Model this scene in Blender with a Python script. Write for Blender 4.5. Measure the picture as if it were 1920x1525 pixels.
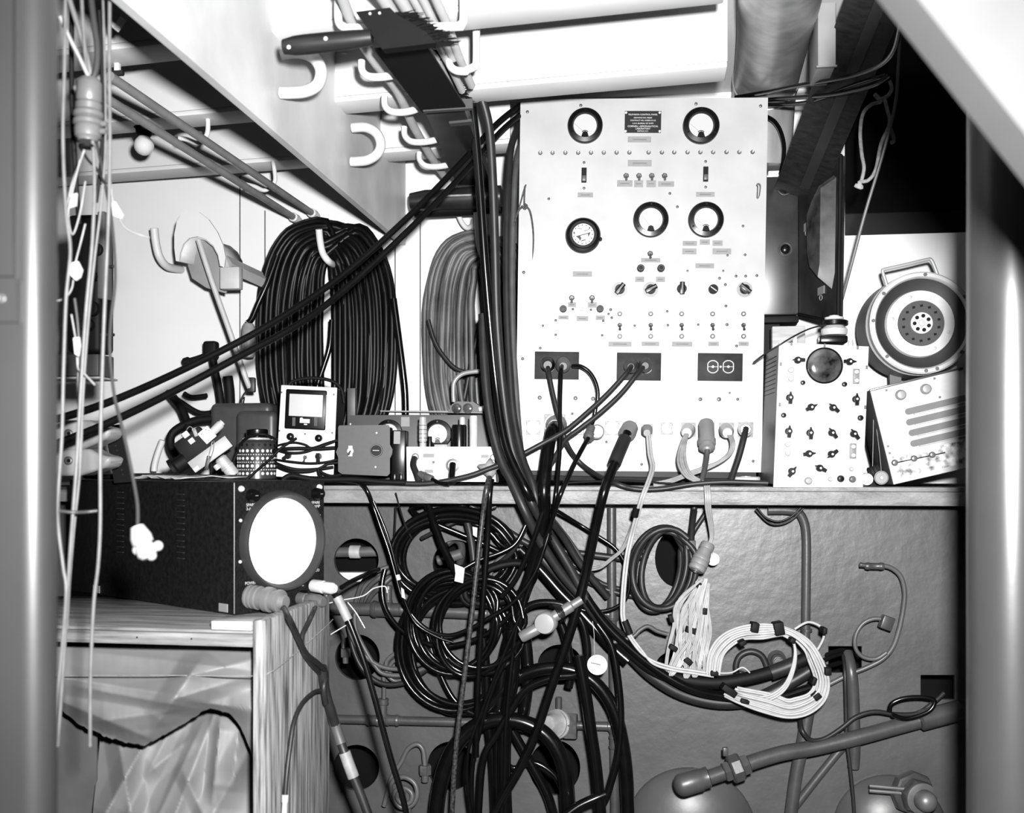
import bpy, bmesh, math, random
from mathutils import Vector, Matrix, Euler

for o in list(bpy.data.objects): bpy.data.objects.remove(o)
S = bpy.context.scene
COL = S.collection
rnd = random.Random(7)
PI = math.pi
R = math.radians

# ------------------------------------------------------------------ camera, world, light, exposure
F, CX, HY = 2000.0, 960.0, 870.0           # focal length, principal column and horizon row for a 1920 x 1525 frame
CZ = 1.35                                  # lens height above the deck
TH = R(7.8)                                # the compartment is turned a little to the lens
cam = bpy.data.cameras.new('camera')
cam.sensor_width = 36.0; cam.lens = F / 1920 * 36; cam.sensor_fit = 'HORIZONTAL'
cam.shift_y = (HY - 762.5) / 1920
cam.clip_start = 0.05
cam.dof.use_dof = True; cam.dof.focus_distance = 2.55; cam.dof.aperture_fstop = 4.6
cob = bpy.data.objects.new('camera', cam); COL.objects.link(cob)
cob.location = (0, 0, CZ); cob.rotation_euler = (PI / 2, 0, 0)
S.camera = cob

wd = bpy.data.worlds.new('world'); S.world = wd; wd.use_nodes = True
wd.node_tree.nodes['Background'].inputs[0].default_value = (1, 1, 1, 1)
wd.node_tree.nodes['Background'].inputs[1].default_value = 0.006

fl = bpy.data.lights.new('flash_lamp', 'SPOT')
fl.energy = 930; fl.shadow_soft_size = 0.035; fl.spot_size = R(116); fl.spot_blend = 1.0
flo = bpy.data.objects.new('flash_lamp', fl); COL.objects.link(flo)
flo.location = (0.07, 0.02, CZ + 0.125)
d = Vector((0.32, 2.6, CZ + 0.14)) - flo.location
flo.rotation_euler = d.to_track_quat('-Z', 'Y').to_euler()

S.view_settings.view_transform = 'Standard'
S.view_settings.look = 'None'
S.view_settings.exposure = 0.0
S.view_settings.gamma = 1.0
S.view_settings.use_curve_mapping = False

# ------------------------------------------------------------------ helpers
EX = Vector((math.cos(TH), -math.sin(TH), 0)); EY = Vector((math.sin(TH), math.cos(TH), 0))
def ray(px, py): return Vector(((px - CX) / F, 1.0, (HY - py) / F))
def W(px, py, v):
    """point seen at (px, py) on the compartment plane that lies v metres deep"""
    r = ray(px, py); t = v / r.dot(EY)
    return Vector((0, 0, CZ)) + r * t
def Wu(px, py, u):
    """the same on the lengthwise plane u metres to the side"""
    r = ray(px, py); t = u / r.dot(EX)
    return Vector((0, 0, CZ)) + r * t
def Wz(px, py, z):
    r = ray(px, py); t = (z - CZ) / r.z
    return Vector((0, 0, CZ)) + r * t
def mpp(px, v): return v / ray(px, HY).dot(EY) / F
def UV(u, v, z): return EX * u + EY * v + Vector((0, 0, z))

def catmull(P, sub=5, closed=False):
    n = len(P)
    if n < 3 and not closed:
        return list(P)
    out = []
    rng = n if closed else n - 1
    for i in range(rng):
        if closed: p0, p1, p2, p3 = P[(i - 1) % n], P[i], P[(i + 1) % n], P[(i + 2) % n]
        else:
            p0 = P[max(i - 1, 0)]; p1 = P[i]; p2 = P[i + 1]; p3 = P[min(i + 2, n - 1)]
        for k in range(sub):
            t = k / sub
            out.append(0.5 * ((2 * p1) + (p2 - p0) * t + (2 * p0 - 5 * p1 + 4 * p2 - p3) * t * t + (3 * p1 - p0 - 3 * p2 + p3) * t ** 3))
    if not closed: out.append(P[-1].copy())
    return out

class MB:
    def __init__(self): self.bm = bmesh.new()
    def face(self, vs):
        try: return self.bm.faces.new(vs)
        except ValueError: return None
    def box(self, x0, x1, y0, y1, z0, z1, bev=0.0, seg=2, M=None):
        b = bmesh.new()
        bmesh.ops.create_cube(b, size=1.0)
        for v in b.verts:
            v.co = Vector(((x0 + x1) / 2 + v.co.x * (x1 - x0), (y0 + y1) / 2 + v.co.y * (y1 - y0), (z0 + z1) / 2 + v.co.z * (z1 - z0)))
        if bev > 0:
            bev = min(bev, 0.49 * min(abs(x1 - x0), abs(y1 - y0), abs(z1 - z0)))
            bmesh.ops.bevel(b, geom=list(b.edges), offset=bev, segments=seg, affect='EDGES', profile=0.5)
        self.merge(b, M); return self
    def merge(self, b, M=None):
        m = {}
        for v in b.verts: m[v] = self.bm.verts.new(M @ v.co if M else v.co)
        for f in b.faces: self.face([m[v] for v in f.verts])
        b.free()
    def tube(self, P, r, seg=8, closed=False, cap=True, flat=1.0):
        n = len(P)
        rs = r if isinstance(r, (list, tuple)) else [r] * n
        tans = []
        for i in range(n):
            a = P[(i - 1) % n] if (closed or i > 0) else P[i]
            c = P[(i + 1) % n] if (closed or i < n - 1) else P[i]
            t = (c - a)
            tans.append(t.normalized() if t.length > 1e-9 else Vector((0, 0, 1)))
        up = Vector((0, 1, 0)) if abs(tans[0].y) < .9 else Vector((1, 0, 0))
        nrm = (up - tans[0] * up.dot(tans[0])).normalized()
        rings = []
        for i in range(n):
            t = tans[i]
            nrm = nrm - t * nrm.dot(t)
            if nrm.length < 1e-6: nrm = t.orthogonal()
            nrm.normalize()
            bi = t.cross(nrm)
            rings.append([self.bm.verts.new(P[i] + (nrm * math.cos(2 * PI * k / seg) * flat + bi * math.sin(2 * PI * k / seg)) * rs[i]) for k in range(seg)])
        m = n if closed else n - 1
        for i in range(m):
            A, B = rings[i], rings[(i + 1) % n]
            for k in range(seg):
                self.face([A[k], A[(k + 1) % seg], B[(k + 1) % seg], B[k]])
        if cap and not closed:
            self.face(rings[0][::-1]); self.face(rings[-1])
        return self
    def lathe(self, prof, o, ax, seg=24, caps=True):
        """prof: list of (radius, distance along ax)"""
        ax = Vector(ax).normalized(); o = Vector(o)
        a = ax.orthogonal().normalized(); b = ax.cross(a)
        rings = []
        for r, h in prof:
            if r < 1e-6: rings.append([self.bm.verts.new(o + ax * h)])
            else: rings.append([self.bm.verts.new(o + ax * h + (a * math.cos(2 * PI * k / seg) + b * math.sin(2 * PI * k / seg)) * r) for k in range(seg)])
        for A, B in zip(rings, rings[1:]):
            if len(A) == 1 and len(B) == 1: continue
            for k in range(seg):
                if len(A) == 1: self.face([A[0], B[k], B[(k + 1) % seg]])
                elif len(B) == 1: self.face([A[k], A[(k + 1) % seg], B[0]])
                else: self.face([A[k], A[(k + 1) % seg], B[(k + 1) % seg], B[k]])
        for ring, fl in ((rings[0], True), (rings[-1], False)):
            if len(ring) > 1 and caps: self.face(ring[::-1] if fl else ring)
        return self
    def cyl(self, o, ax, r, h, seg=20, bev=0.0):
        if bev: return self.lathe([(r - bev, 0), (r, bev), (r, h - bev), (r - bev, h)], o, ax, seg)
        return self.lathe([(r, 0), (r, h)], o, ax, seg)
    def ring(self, o, ax, R_, r, seg=36, s2=8):
        ax = Vector(ax).normalized(); o = Vector(o); a = ax.orthogonal().normalized(); b = ax.cross(a)
        P = [o + (a * math.cos(2 * PI * k / seg) + b * math.sin(2 * PI * k / seg)) * R_ for k in range(seg)]
        return self.tube(P, r, s2, closed=True)
    def prism(self, poly, y0, y1):
        A = [self.bm.verts.new((x, y0, z)) for x, z in poly]; B = [self.bm.verts.new((x, y1, z)) for x, z in poly]
        n = len(poly)
        self.face(A); self.face(B[::-1])
        for i in range(n): self.face([A[i], B[i], B[(i + 1) % n], A[(i + 1) % n]])
        return self
    def prism3(self, pts, vec):
        """polygon of world points pushed along vec"""
        A = [self.bm.verts.new(p) for p in pts]; B = [self.bm.verts.new(p + vec) for p in pts]
        n = len(pts); self.face(A); self.face(B[::-1])
        for i in range(n): self.face([A[i], B[i], B[(i + 1) % n], A[(i + 1) % n]])
        return self
    def mesh(self, name, mat, ang=35):
        bmesh.ops.recalc_face_normals(self.bm, faces=self.bm.faces)
        me = bpy.data.meshes.new(name)
        self.bm.to_mesh(me); self.bm.free()
        me.materials.append(mat)
        me.shade_smooth(); me.set_sharp_from_angle(angle=R(ang))
        return me

def tag(o, label=None, cat=None, group=None, kind=None):
    if label: o['label'] = label
    if cat: o['category'] = cat
    if group: o['group'] = group
    if kind: o['kind'] = kind
    return o
def top(name, mb, mat, label=None, cat=None, group=None, kind=None, ang=35):
    """a thing that is one mesh, built in world coordinates; its origin goes to the foot of its bounds"""
    me = mb.mesh(name, mat, ang)
    o = bpy.data.objects.new(name, me); COL.objects.link(o)
    xs = [v.co for v in me.vertices]
    c = Vector((sum(p.x for p in xs) / len(xs), sum(p.y for p in xs) / len(xs), min(p.z for p in xs)))
    me.transform(Matrix.Translation(-c)); o.location = c
    return tag(o, label, cat, group, kind)
def sub(name, mb, mat, parent, label=None, ang=35):
    """a part of a top() thing, its mesh given in world coordinates"""
    me = mb.mesh(name, mat, ang)
    me.transform(Matrix.Translation(-parent.location))
    o = bpy.data.objects.new(name, me); COL.objects.link(o); o.parent = parent
    if label: o['label'] = label
    return o
def struct(name, mb, mat): return top(name, mb, mat, kind='structure')

class T:
    """a thing: an Empty at its base, local x along its face, y into the compartment, z up"""
    def __init__(s, name, label, cat, px, py, v, yaw=0.0, roll=0.0, pitch=0.0, group=None, p=None, frame_only=False):
        s.p = p or W(px, py, v)
        e = Euler((R(pitch), R(roll), -TH + R(yaw)))
        s.M = Matrix.Translation(s.p) @ e.to_matrix().to_4x4(); s.I = s.M.inverted()
        s.k = s.p.y / F
        if not frame_only:
            s.o = bpy.data.objects.new(name, None); COL.objects.link(s.o)
            s.o.empty_display_size = 0.05
            s.o.location = s.p; s.o.rotation_euler = e
            tag(s.o, label, cat, group)
    def l(s, px, py, dy=0.0):
        o = s.I @ Vector((0, 0, CZ)); d = s.I.to_3x3() @ ray(px, py)
        return o + d * ((dy - o.y) / d.y)
    def part(s, name, mb, mat, parent=None, label=None, ang=35):
        me = mb.mesh(name, mat, ang)
        o = bpy.data.objects.new(name, me); COL.objects.link(o); o.parent = parent or s.o
        if label: o['label'] = label
        return o
    def rect(s, x0, y0, x1, y1, dy=0.0):
        a = s.l(x0, y1, dy); b = s.l(x1, y0, dy); return a.x, b.x, a.z, b.z
    def slab(s, x0, y0, x1, y1, d0, d1, bev=0.0, seg=2):
        """box whose front (at depth d0) covers the given picture rectangle"""
        a, b, c, e = s.rect(x0, y0, x1, y1, d0)
        return MB().box(a, b, d0, d1, c, e, bev, seg)
FRONT = (0, -1, 0)

# ------------------------------------------------------------------ materials (the photograph is black and white)
MATS = {}
ALB = .50            # every base colour is cut so bounced light stays weak in shadows
def mat(name, g, rough=.55, metal=0.0, var=.12, scale=14.0, bump=0.0, spec=.5, detail=4.0, stretch=None, coat=0.0, dark=None, bscale=None):
    if name in MATS: return MATS[name]
    g *= ALB; dark = dark * ALB if dark is not None else None; spec *= .7
    m = bpy.data.materials.new(name); m.use_nodes = True
    nt = m.node_tree; n = nt.nodes; L = nt.links
    b = n['Principled BSDF']
    b.inputs['Roughness'].default_value = rough; b.inputs['Metallic'].default_value = metal
    b.inputs['Specular IOR Level'].default_value = spec
    b.inputs['Coat Weight'].default_value = coat
    tc = n.new('ShaderNodeTexCoord'); mp = n.new('ShaderNodeMapping'); L.new(tc.outputs['Object'], mp.inputs[0])
    if stretch: mp.inputs['Scale'].default_value = stretch
    nz = n.new('ShaderNodeTexNoise'); nz.inputs['Scale'].default_value = scale; nz.inputs['Detail'].default_value = detail
    L.new(mp.outputs[0], nz.inputs['Vector'])
    cr = n.new('ShaderNodeValToRGB'); L.new(nz.outputs['Fac'], cr.inputs[0])
    lo = g * (1 - var) if dark is None else dark; hi = min(g * (1 + var), .95)
    cr.color_ramp.elements[0].position = .3; cr.color_ramp.elements[1].position = .7
    cr.color_ramp.elements[0].color = (lo, lo, lo, 1); cr.color_ramp.elements[1].color = (hi, hi, hi, 1)
    L.new(cr.outputs[0], b.inputs['Base Color'])
    if bump:
        bp = n.new('ShaderNodeBump'); bp.inputs['Strength'].default_value = bump; bp.inputs['Distance'].default_value = .004
        n2 = n.new('ShaderNodeTexNoise'); n2.inputs['Scale'].default_value = bscale or scale * 3; n2.inputs['Detail'].default_value = 5
        L.new(mp.outputs[0], n2.inputs['Vector'])
        L.new(n2.outputs['Fac'], bp.inputs['Height']); L.new(bp.outputs[0], b.inputs['Normal'])
    MATS[name] = m; return m
BLK = mat('black_rubber', .0035, .20, var=.3, scale=30, spec=.42)
BLKM = mat('black_matt', .0035, .65, var=.3, scale=40, spec=.2)
COILB = mat('coil_rubber', .0035, .42, var=.3, scale=30, spec=.22)
SCREWM = mat('dull_screw', .13, .4, metal=.3)
DGR = mat('dark_grey_rubber', .020, .45, var=.25, scale=30, spec=.35)
MGR = mat('grey_rubber', .08, .5, var=.2, scale=30)
LGR = mat('light_grey_wire', .30, .5, var=.2, scale=60)
WIR = mat('white_wire', .46, .5, var=.1, scale=60)
WHT = mat('white_paint', .80, .5, var=.05, scale=5)
WALLW = mat('white_wall_paint', .92, .6, var=.07, scale=2.5, bump=.05)
CEILW = mat('ceiling_paint', .85, .55, var=.06, scale=4, bump=.05)
BEAMW = mat('beam_paint', .82, .5, var=.08, scale=5, bump=.06)
GIRD = mat('girder_paint', .80, .5, var=.30, scale=4, bump=.08, detail=8)
GREY = mat('grey_bulkhead_paint', .082, .40, var=.25, scale=5, bump=.28, detail=8, bscale=34)
SHELFM = mat('grey_shelf_paint', .25, .5, var=.3, scale=16, bump=.5, detail=8, stretch=(1, 1, 3), bscale=60)
PIPEM = mat('grey_pipe_paint', .062, .38, var=.2, scale=18, bump=.1)
ALU = mat('brushed_aluminium', .50, .42, metal=0.0, var=.10, scale=9, spec=.6, detail=8, bump=.02)
STEEL = mat('bright_steel', .8, .32, metal=.4, var=.2, scale=25)
DSTEEL = mat('dull_steel', .16, .42, metal=.35, var=.25, scale=25)
CHROME = mat('pale_metal', .85, .28, metal=.3, var=.1, scale=30)
BAKE = mat('black_bakelite', .004, .28, var=.2, scale=30, spec=.3)
CRINK = mat('black_crackle_paint', .006, .5, var=.6, scale=90, bump=.35, bscale=220, spec=.25)
GPLATE = mat('grey_enamel', .06, .4, var=.12, scale=40)
DPLATE = mat('dark_outlet_plate', .026, .6, var=.25, scale=50, spec=.2)
TAPE = mat('grey_paper_tape', .30, .7, var=.06, scale=60)
PAPER = mat('white_paper', .62, .7, var=.05, scale=20)
KRAFT = mat('kraft_paper', .25, .62, var=.14, scale=6, bump=.15)
CARD = mat('dark_cardboard', .10, .8, var=.3, scale=6)
WOOD = mat('crate_wood', .26, .7, var=.85, scale=9, bump=.4, detail=10, stretch=(14, 14, .9), bscale=22)
WOODT = mat('crate_board_wood', .22, .7, var=.6, scale=7, bump=.35, detail=10, stretch=(1.2, 12, 14), bscale=20)
PALEW = mat('pale_wood', .50, .65, var=.2, scale=10, bump=.2, detail=8, stretch=(2, 10, 14))
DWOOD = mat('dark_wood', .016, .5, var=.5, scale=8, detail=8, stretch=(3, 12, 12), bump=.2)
ROPE = mat('rope', .42, .85, var=.3, scale=80, bump=.5)
GROPE = mat('grey_cable_sheath', .10, .5, var=.6, scale=9, detail=6)
SCREEN = mat('phosphor_screen', .86, .35, var=.02, scale=4)
GLASSD = mat('dark_tube_glass', .09, .12, var=1.0, scale=26, spec=.9, detail=6)
SHADE = mat('dark_shade_tone', .03, .7, var=.4, scale=4)  # near-black colour puts shade into the right ceiling and far walls
POST = mat('near_post_paint', .03, .38, var=.14, scale=5, bump=.05)
COLM = mat('column_paint', .045, .28, var=.1, scale=6, bump=.05, spec=.7)
BULB = mat('opal_bulb_glass', .75, .12, var=.03, scale=10, spec=.8)
DECK = mat('deck_paint', .08, .6, var=.3, scale=4, bump=.1)
GALV = mat('galvanised_duct', .50, .34, metal=.35, var=.28, scale=7, detail=6, stretch=(3, 3, .8))
SOOT = mat('dark_case_paint', .02, .35, var=.7, scale=14, detail=8)

# ------------------------------------------------------------------ cables
def path(pts, v0=2.5):
    """pictured points (x, y[, v]) to world points; v runs linearly between the points that give one"""
    known = [(i, p[2]) for i, p in enumerate(pts) if len(p) > 2]
    if not known: known = [(0, v0)]
    out = []
    for i, p in enumerate(pts):
        if i <= known[0][0]: v = known[0][1]
        elif i >= known[-1][0]: v = known[-1][1]
        else:
            for (a, va), (b, vb) in zip(known, known[1:]):
                if a <= i <= b: v = va + (vb - va) * (i - a) / (b - a); break
        out.append(W(p[0], p[1], v))
    return out
def cable(name, label, pts, r, m=BLK, cat='cable', group=None, v0=2.5, seg=8, subd=5, more=None):
    P = path(pts, v0)
    rm = r * P[len(P) // 2].y / F
    mb = MB().tube(catmull(P, subd), rm, seg)
    if more:
        for q in more:
            q, rr = (q, r) if isinstance(q, list) else q
            mb.tube(catmull(path(q, v0), subd), rr * P[0].y / F, seg)
    return top(name, mb, m, label, cat, group, ang=60)
def coil_points(cx, cy, v, rx, ry, n, jx=.06, jy=.06, dv=.004, tilt=0.0, ph=0.0, per=16, seed=1, drift=(0, 0)):
    q = random.Random(seed); P = []
    for i in range(n):
        ax = rx * (1 + q.uniform(-jx, jx)); ay = ry * (1 + q.uniform(-jy, jy))
        ox = q.uniform(-jx, jx) * rx * .6 + drift[0] * i; oy = q.uniform(-jy, jy) * ry * .6 + drift[1] * i
        for k in range(per):
            a = ph + 2 * PI * k / per
            x = ax * math.cos(a); y = ay * math.sin(a)
            P.append(W(cx + ox + x * math.cos(tilt) - y * math.sin(tilt), cy + oy + x * math.sin(tilt) + y * math.cos(tilt),
                       v - dv * (i + k / per) + .004 * math.sin(3 * a + i)))
    return P
def coil(name, label, cx, cy, v, rx, ry, n, r, m=BLK, cat='cable coil', group=None, lead=None, tail=None, seg=7, subd=3, **kw):
    P = coil_points(cx, cy, v, rx, ry, n, **kw)
    if lead: P = path(lead) + P
    if tail: P = P + path(tail)
    return top(name, MB().tube(catmull(P, subd), r * W(cx, cy, v).y / F, seg), m, label, cat, group, ang=60)
def plug(parent, a, b, prof, m=STEEL, name='plug', label=None, seg=20):
    """turned plug between two world points; prof lists (radius in metres, share of the length)"""
    d = b - a
    return sub(name, MB().lathe([(r, t * d.length) for r, t in prof], a, d, seg), m, parent, label)
PLUGP = [(0, 0), (.010, 0), (.011, .08), (.011, .2), (.0125, .22), (.0125, .30), (.011, .32), (.011, .55), (.009, .6), (.009, .82), (.0065, .86), (.0065, 1), (0, 1)]
def scaled(prof, s): return [(r * s, t) for r, t in prof]
def text(parent_T, s, px, py, dy, size, m, align='CENTER', parent=None, name='lettering', sx=1.0):
    c = bpy.data.curves.new(name, 'FONT'); c.body = s; c.size = size; c.align_x = align; c.align_y = 'CENTER'; c.extrude = .0002
    c.materials.append(m)
    tmp = bpy.data.objects.new(name, c); me = bpy.data.meshes.new_from_object(tmp); bpy.data.objects.remove(tmp)
    o = bpy.data.objects.new(name, me); COL.objects.link(o); o.parent = parent or parent_T.o
    o.location = parent_T.l(px, py, dy); o.rotation_euler = (PI / 2, 0, 0); o.scale = (sx, 1, 1)
    return o
# ------------------------------------------------------------------ the compartment
RM = Euler((0, 0, -TH)).to_matrix().to_4x4()
def ubox(u0, u1, v0, v1, z0, z1, bev=0.0, mb=None):
    return (mb or MB()).box(u0, u1, v0, v1, z0, z1, bev, 2, RM)
ZB = CZ + .82            # underside of the deck beams
ZC = ZB + .20            # deck plating overhead
ZS = CZ - .0525          # shelf top
struct('floor', ubox(-2.2, 2.4, -1.0, 4.6, -.03, 0), DECK)
struct('ceiling', ubox(-2.2, .50, -.2, 4.6, ZC, ZC + .03), CEILW)
struct('ceiling_in_shade', ubox(.50, 2.4, -.2, 4.6, ZC, ZC + .03), SHADE)  # right part of the ceiling, its shade put into the colour
struct('wall_back', ubox(-2.2, .50, 2.98, 3.03, 0, ZC), WALLW)
zl = W(1660, 440, 2.98).z
struct('wall_low', ubox(.50, .99, 2.98, 3.03, 0, zl), WALLW)
struct('wall_far', ubox(.2, 2.4, 4.5, 4.55, 0, ZC), SHADE)
struct('wall_right', ubox(1.55, 1.6, 1.9, 4.55, 0, ZC), SHADE)
struct('wall_left', ubox(-2.25, -2.2, -.2, 4.6, 0, ZC), WALLW)
for i, (px, y0, y1) in enumerate(((450, 330, 900), (497, 395, 900), (741, 430, 900), (788, 395, 900))):
    a = W(px, y0, 2.979); b = W(px, y1, 2.979); w = .0016
    struct('trim_%d' % (i + 1), MB().prism3([a - EX * w, a + EX * w, b + EX * w, b - EX * w], EY * -.0015), mat('seam_line', .12, .8))
# deck beams: a web with a flange turned away from the lens
SK = math.tan(R(6.5))                                  # the beams are a little askew to the bulkhead
for v, e in ((1.05, 0), (1.45, 0), (1.835, 0), (2.225, 0), (2.62, -.37)):
    e = e or (.0672 * v - .01)                          # they stop at the round duct or behind the panel
    mb = MB(); ubox(-2.1, e, v, v + .012, ZB, ZC, 0, mb); ubox(-2.1, e, v, v + .085, ZB - .012, ZB, .003, mb)
    for q in mb.bm.verts:
        q.co -= EY * (SK * (q.co.dot(EX) - .0))
    struct('ceiling_beam', mb, BEAMW)
# deep girder running away from the lens
mb = MB(); ubox(-.73, -.715, .9, 2.98, CZ + .625, ZC, 0, mb)
struct('ceiling_girder', mb, GIRD)

# bulkhead below the shelf, with lightening holes
def plate_with_holes(name, v, u0, u1, z0, z1, holes, th, m):
    bm = bmesh.new(); edges = []
    def loop(ps):
        vs = [bm.verts.new(p) for p in ps]
        for i in range(len(vs)): edges.append(bm.edges.new((vs[i], vs[(i + 1) % len(vs)])))
    loop([(u0, 0, z0), (u1, 0, z0), (u1, 0, z1), (u0, 0, z1)])
    I = RM.inverted()
    for h in holes:
        if h[0] == 'o':
            _, x, y, rx, ry = h; n = 40
            ps = [(x + rx * math.cos(2 * PI * k / n), y + ry * math.sin(2 * PI * k / n)) for k in range(n)]
        else:
            _, xa, ya, xb, yb = h; ps = [(xa, ya), (xb, ya), (xb, yb), (xa, yb)]
        L = []
        for p in ps:
            q = I @ W(p[0], p[1], v); L.append((q.x, 0, q.z))
        loop(L)
    bmesh.ops.triangle_fill(bm, use_beauty=True, use_dissolve=False, edges=edges)
    bmesh.ops.recalc_face_normals(bm, faces=bm.faces)
    ext = bmesh.ops.extrude_face_region(bm, geom=list(bm.faces))
    for e in ext['geom']:
        if isinstance(e, bmesh.types.BMVert): e.co.y += th
    mb = MB(); mb.merge(bm, RM @ Matrix.Translation((0, v, 0)))
    return struct(name, mb, m)
VB = 2.67
plate_with_holes('wall_lower', VB, -1.75, 1.52, 0, ZS - .03,
    [('o', 668, 1051, 42, 41), ('o', 670, 1233, 42, 43), ('o', 668, 1440, 43, 43), ('o', 855, 1057, 44, 44),
     ('o', 845, 1437, 44, 46), ('o', 1050, 1247, 42, 38), ('o', 1040, 1440, 48, 52), ('o', 1268, 1047, 40, 54),
     ('o', 1270, 1248, 40, 28), ('r', 1553, 1212, 1616, 1262), ('r', 1726, 1266, 1790, 1312)], .012, GREY)
struct('wall_inner', ubox(-1.75, 1.52, 2.90, 2.92, 0, ZS - .05), mat('inner_shade', .004, .8, var=.4, scale=5, spec=.1))  # near-black colour makes the shade seen inside the holes

# shelf that carries the instruments
mb = MB(); ubox(-1.75, 1.50, 2.48, 2.975, ZS - .010, ZS, .002, mb); ubox(-1.75, 1.50, 2.48, 2.492, ZS - .042, ZS - .010, .003, mb)
top('steel_shelf', mb, SHELFM, 'long grey painted steel shelf carrying the instruments above the lower bulkhead', 'shelf')

# column on the right, brace above it, post at the left: all close to the lens
p = ray(1896, HY) * 1.48
struct('column', MB().cyl((p.x, p.y, 0), (0, 0, 1), .0575, ZC, 48), COLM)
def brace():
    Y = .80
    A = ray(1650, -92) * Y; B = ray(2060, 425) * Y
    O = Vector((0, 0, CZ)); A += O; B += O
    ax = (B - A).normalized(); n = Vector((ax.z, 0, -ax.x)); n = n if n.x > 0 else -n      # towards the upper right
    mb = MB(); mb.prism3([A, A + n * .16, A + n * .16 + Vector((0,   .008, 0)), A + n * .012 + Vector((0,   .008, 0)), A + n * .012 + Vector((0, .045, 0)), A + Vector((0, .045, 0))], B - A)
    return mb
struct('trim_brace', brace(), mat('brace_paint', .06, .45, var=.08, scale=8))
mb = MB(); a = ray(84, HY) * 1.0
mb.box(a.x - .40, a.x, a.y, a.y + .046, 0, ZC, .022, 6)
struct('trim_post', mb, POST)
mark = T('mark_plate', 'grey hatch plate and ring standing in for film tape on the blurred near post', 'hatch plate', 8, 605, .6, p=Vector((ray(-30, 605) * .997) + Vector((0, 0, CZ))), yaw=7.8)
mark.part('plate', mark.slab(-200, -80, 24, 518, -.004, .002), mat('mark_tone', .028, .45, var=.1, scale=5))  # outlined plates and ring stand in for film tape marks
mark.part('latch_plate', mark.slab(-200, 526, 32, 604, -.004, .002), mat('mark_tone', .028, .45))
mark.part('mark_ring', MB().ring(mark.l(3, 560, -.006), FRONT, .0028, .0011, 20), DSTEEL)

# overhead round duct
P = [W(1478, -150, 1.85), W(1464, -20, 2.15), W(1450, 70, 2.52), W(1434, 165, 2.86), W(1427, 250, 2.885), W(1426, 320, 2.89)]
duct = top('ventilation_duct', MB().tube(catmull(P, 6), .083, 40), GALV, 'wide round metal ventilation duct coming down behind the top right of the panel', 'duct', ang=60)
Q = catmull(P, 6); k = 17
ax = (Q[k + 1] - Q[k - 1]).normalized()
sub('band', MB().lathe([(.082, -.012), (.086, -.010), (.086, .010), (.082, .012)], Q[k], ax, 40), GALV, duct)
# dark beam leaning behind the panel
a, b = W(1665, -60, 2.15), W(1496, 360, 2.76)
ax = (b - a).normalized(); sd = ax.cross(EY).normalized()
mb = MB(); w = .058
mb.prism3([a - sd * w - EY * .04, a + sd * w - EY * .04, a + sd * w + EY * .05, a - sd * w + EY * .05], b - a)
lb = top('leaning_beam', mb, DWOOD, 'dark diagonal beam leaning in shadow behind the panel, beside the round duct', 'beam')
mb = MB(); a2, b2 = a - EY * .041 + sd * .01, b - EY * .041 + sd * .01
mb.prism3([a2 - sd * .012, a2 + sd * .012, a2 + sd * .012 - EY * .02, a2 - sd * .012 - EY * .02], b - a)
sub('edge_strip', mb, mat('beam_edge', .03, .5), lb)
# boxes of white ductwork beyond the round duct
mb = MB(); q0 = W(1520, 150, 2.95); q1 = W(1578, -30, 2.95)
for nm, x0, y0, x1, y1, v, lab in (('duct_box', 1533, 2, 1568, 125, 2.28, 'small white sheet metal duct box right of the round duct, near the deck beams'),
                                   ('duct_box', 1440, 318, 1490, 331, 2.86, 'narrow white ledge box right of the panel above the dark case'),
                                   ):
    t = T(nm, lab, 'duct', (x0 + x1) / 2, y1, v)
    dm_ = mat('duct_box_paint', .34, .5) if y0 < 100 else WHT
    t.part('casing', t.slab(x0, y0, x1, y1, 0, .12, .004), dm_)
    t.part('flange', t.slab(x0 - 2, y1 - 4, x1 + 2, y1 + 1, -.004, .004, .001), dm_)

# grey pipes on the left ceiling, in their hangers
for pts, lab in ((((206, 143, 1.87), (590, 403, 2.93)), 'upper of two parallel grey pipes under the ceiling, left'),
                 (((150, 153, 1.87), (556, 411, 2.93)), 'lower of two parallel grey pipes under the ceiling, left')):
    P = path(pts)
    o = top('conduit_pipe', MB().tube([P[0].lerp(P[1], k / 10) for k in range(11)], .0092, 14), mat('conduit_paint', .26, .45, var=.15, scale=20), lab, 'pipe', 'grey pipes under the left ceiling')
    ax = (P[1] - P[0]).normalized()
    sub('end_fitting', MB().lathe([(  .008, 0), (.013, .004), (.013, .03), (.010, .034), (.010, .05)], P[1] - ax * .03, ax, 16), WHT, o)
for pts, v, lab in ((((389, 208), (390, 240), (386, 256), (372, 268), (352, 262), (336, 259)), 2.38, 'white hook hanger under the grey pipes, the one nearer the bulb'),
                    (((512, 302), (516, 335), (510, 348), (496, 357), (478, 350), (462, 346)), 2.72, 'white hook hanger under the grey pipes, the one nearer the black cable coil')):
    P = path([(x, y, v) for x, y in pts])
    top('pipe_hanger', MB().tube(catmull(P, 5), .0055, 10), WHT, lab, 'pipe hanger', 'hangers of the grey pipes')
br = T('wall_bracket', 'white flat bracket hanging from a deck beam left of the grey pipes', 'bracket', 218, 138, 2.02)
br.part('arm', br.slab(213, 80, 222, 135, 0, .012, .002), WHT)
br.part('foot', MB().cyl(br.l(212, 138, 0), (1, 0, 0), .006, .022, 14, .001), DGR)
br2 = T('wall_bracket', 'white bent strip bracket at the top beside the dark girder shadow', 'bracket', 217, 40, 1.7)
br2.part('arm', MB().prism([(p.x, p.z) for p in (br2.l(200, 8), br2.l(226, 30), br2.l(211, 52), br2.l(207, 45), br2.l(217, 30), br2.l(198, 14))], 0, .02), WHT)

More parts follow.
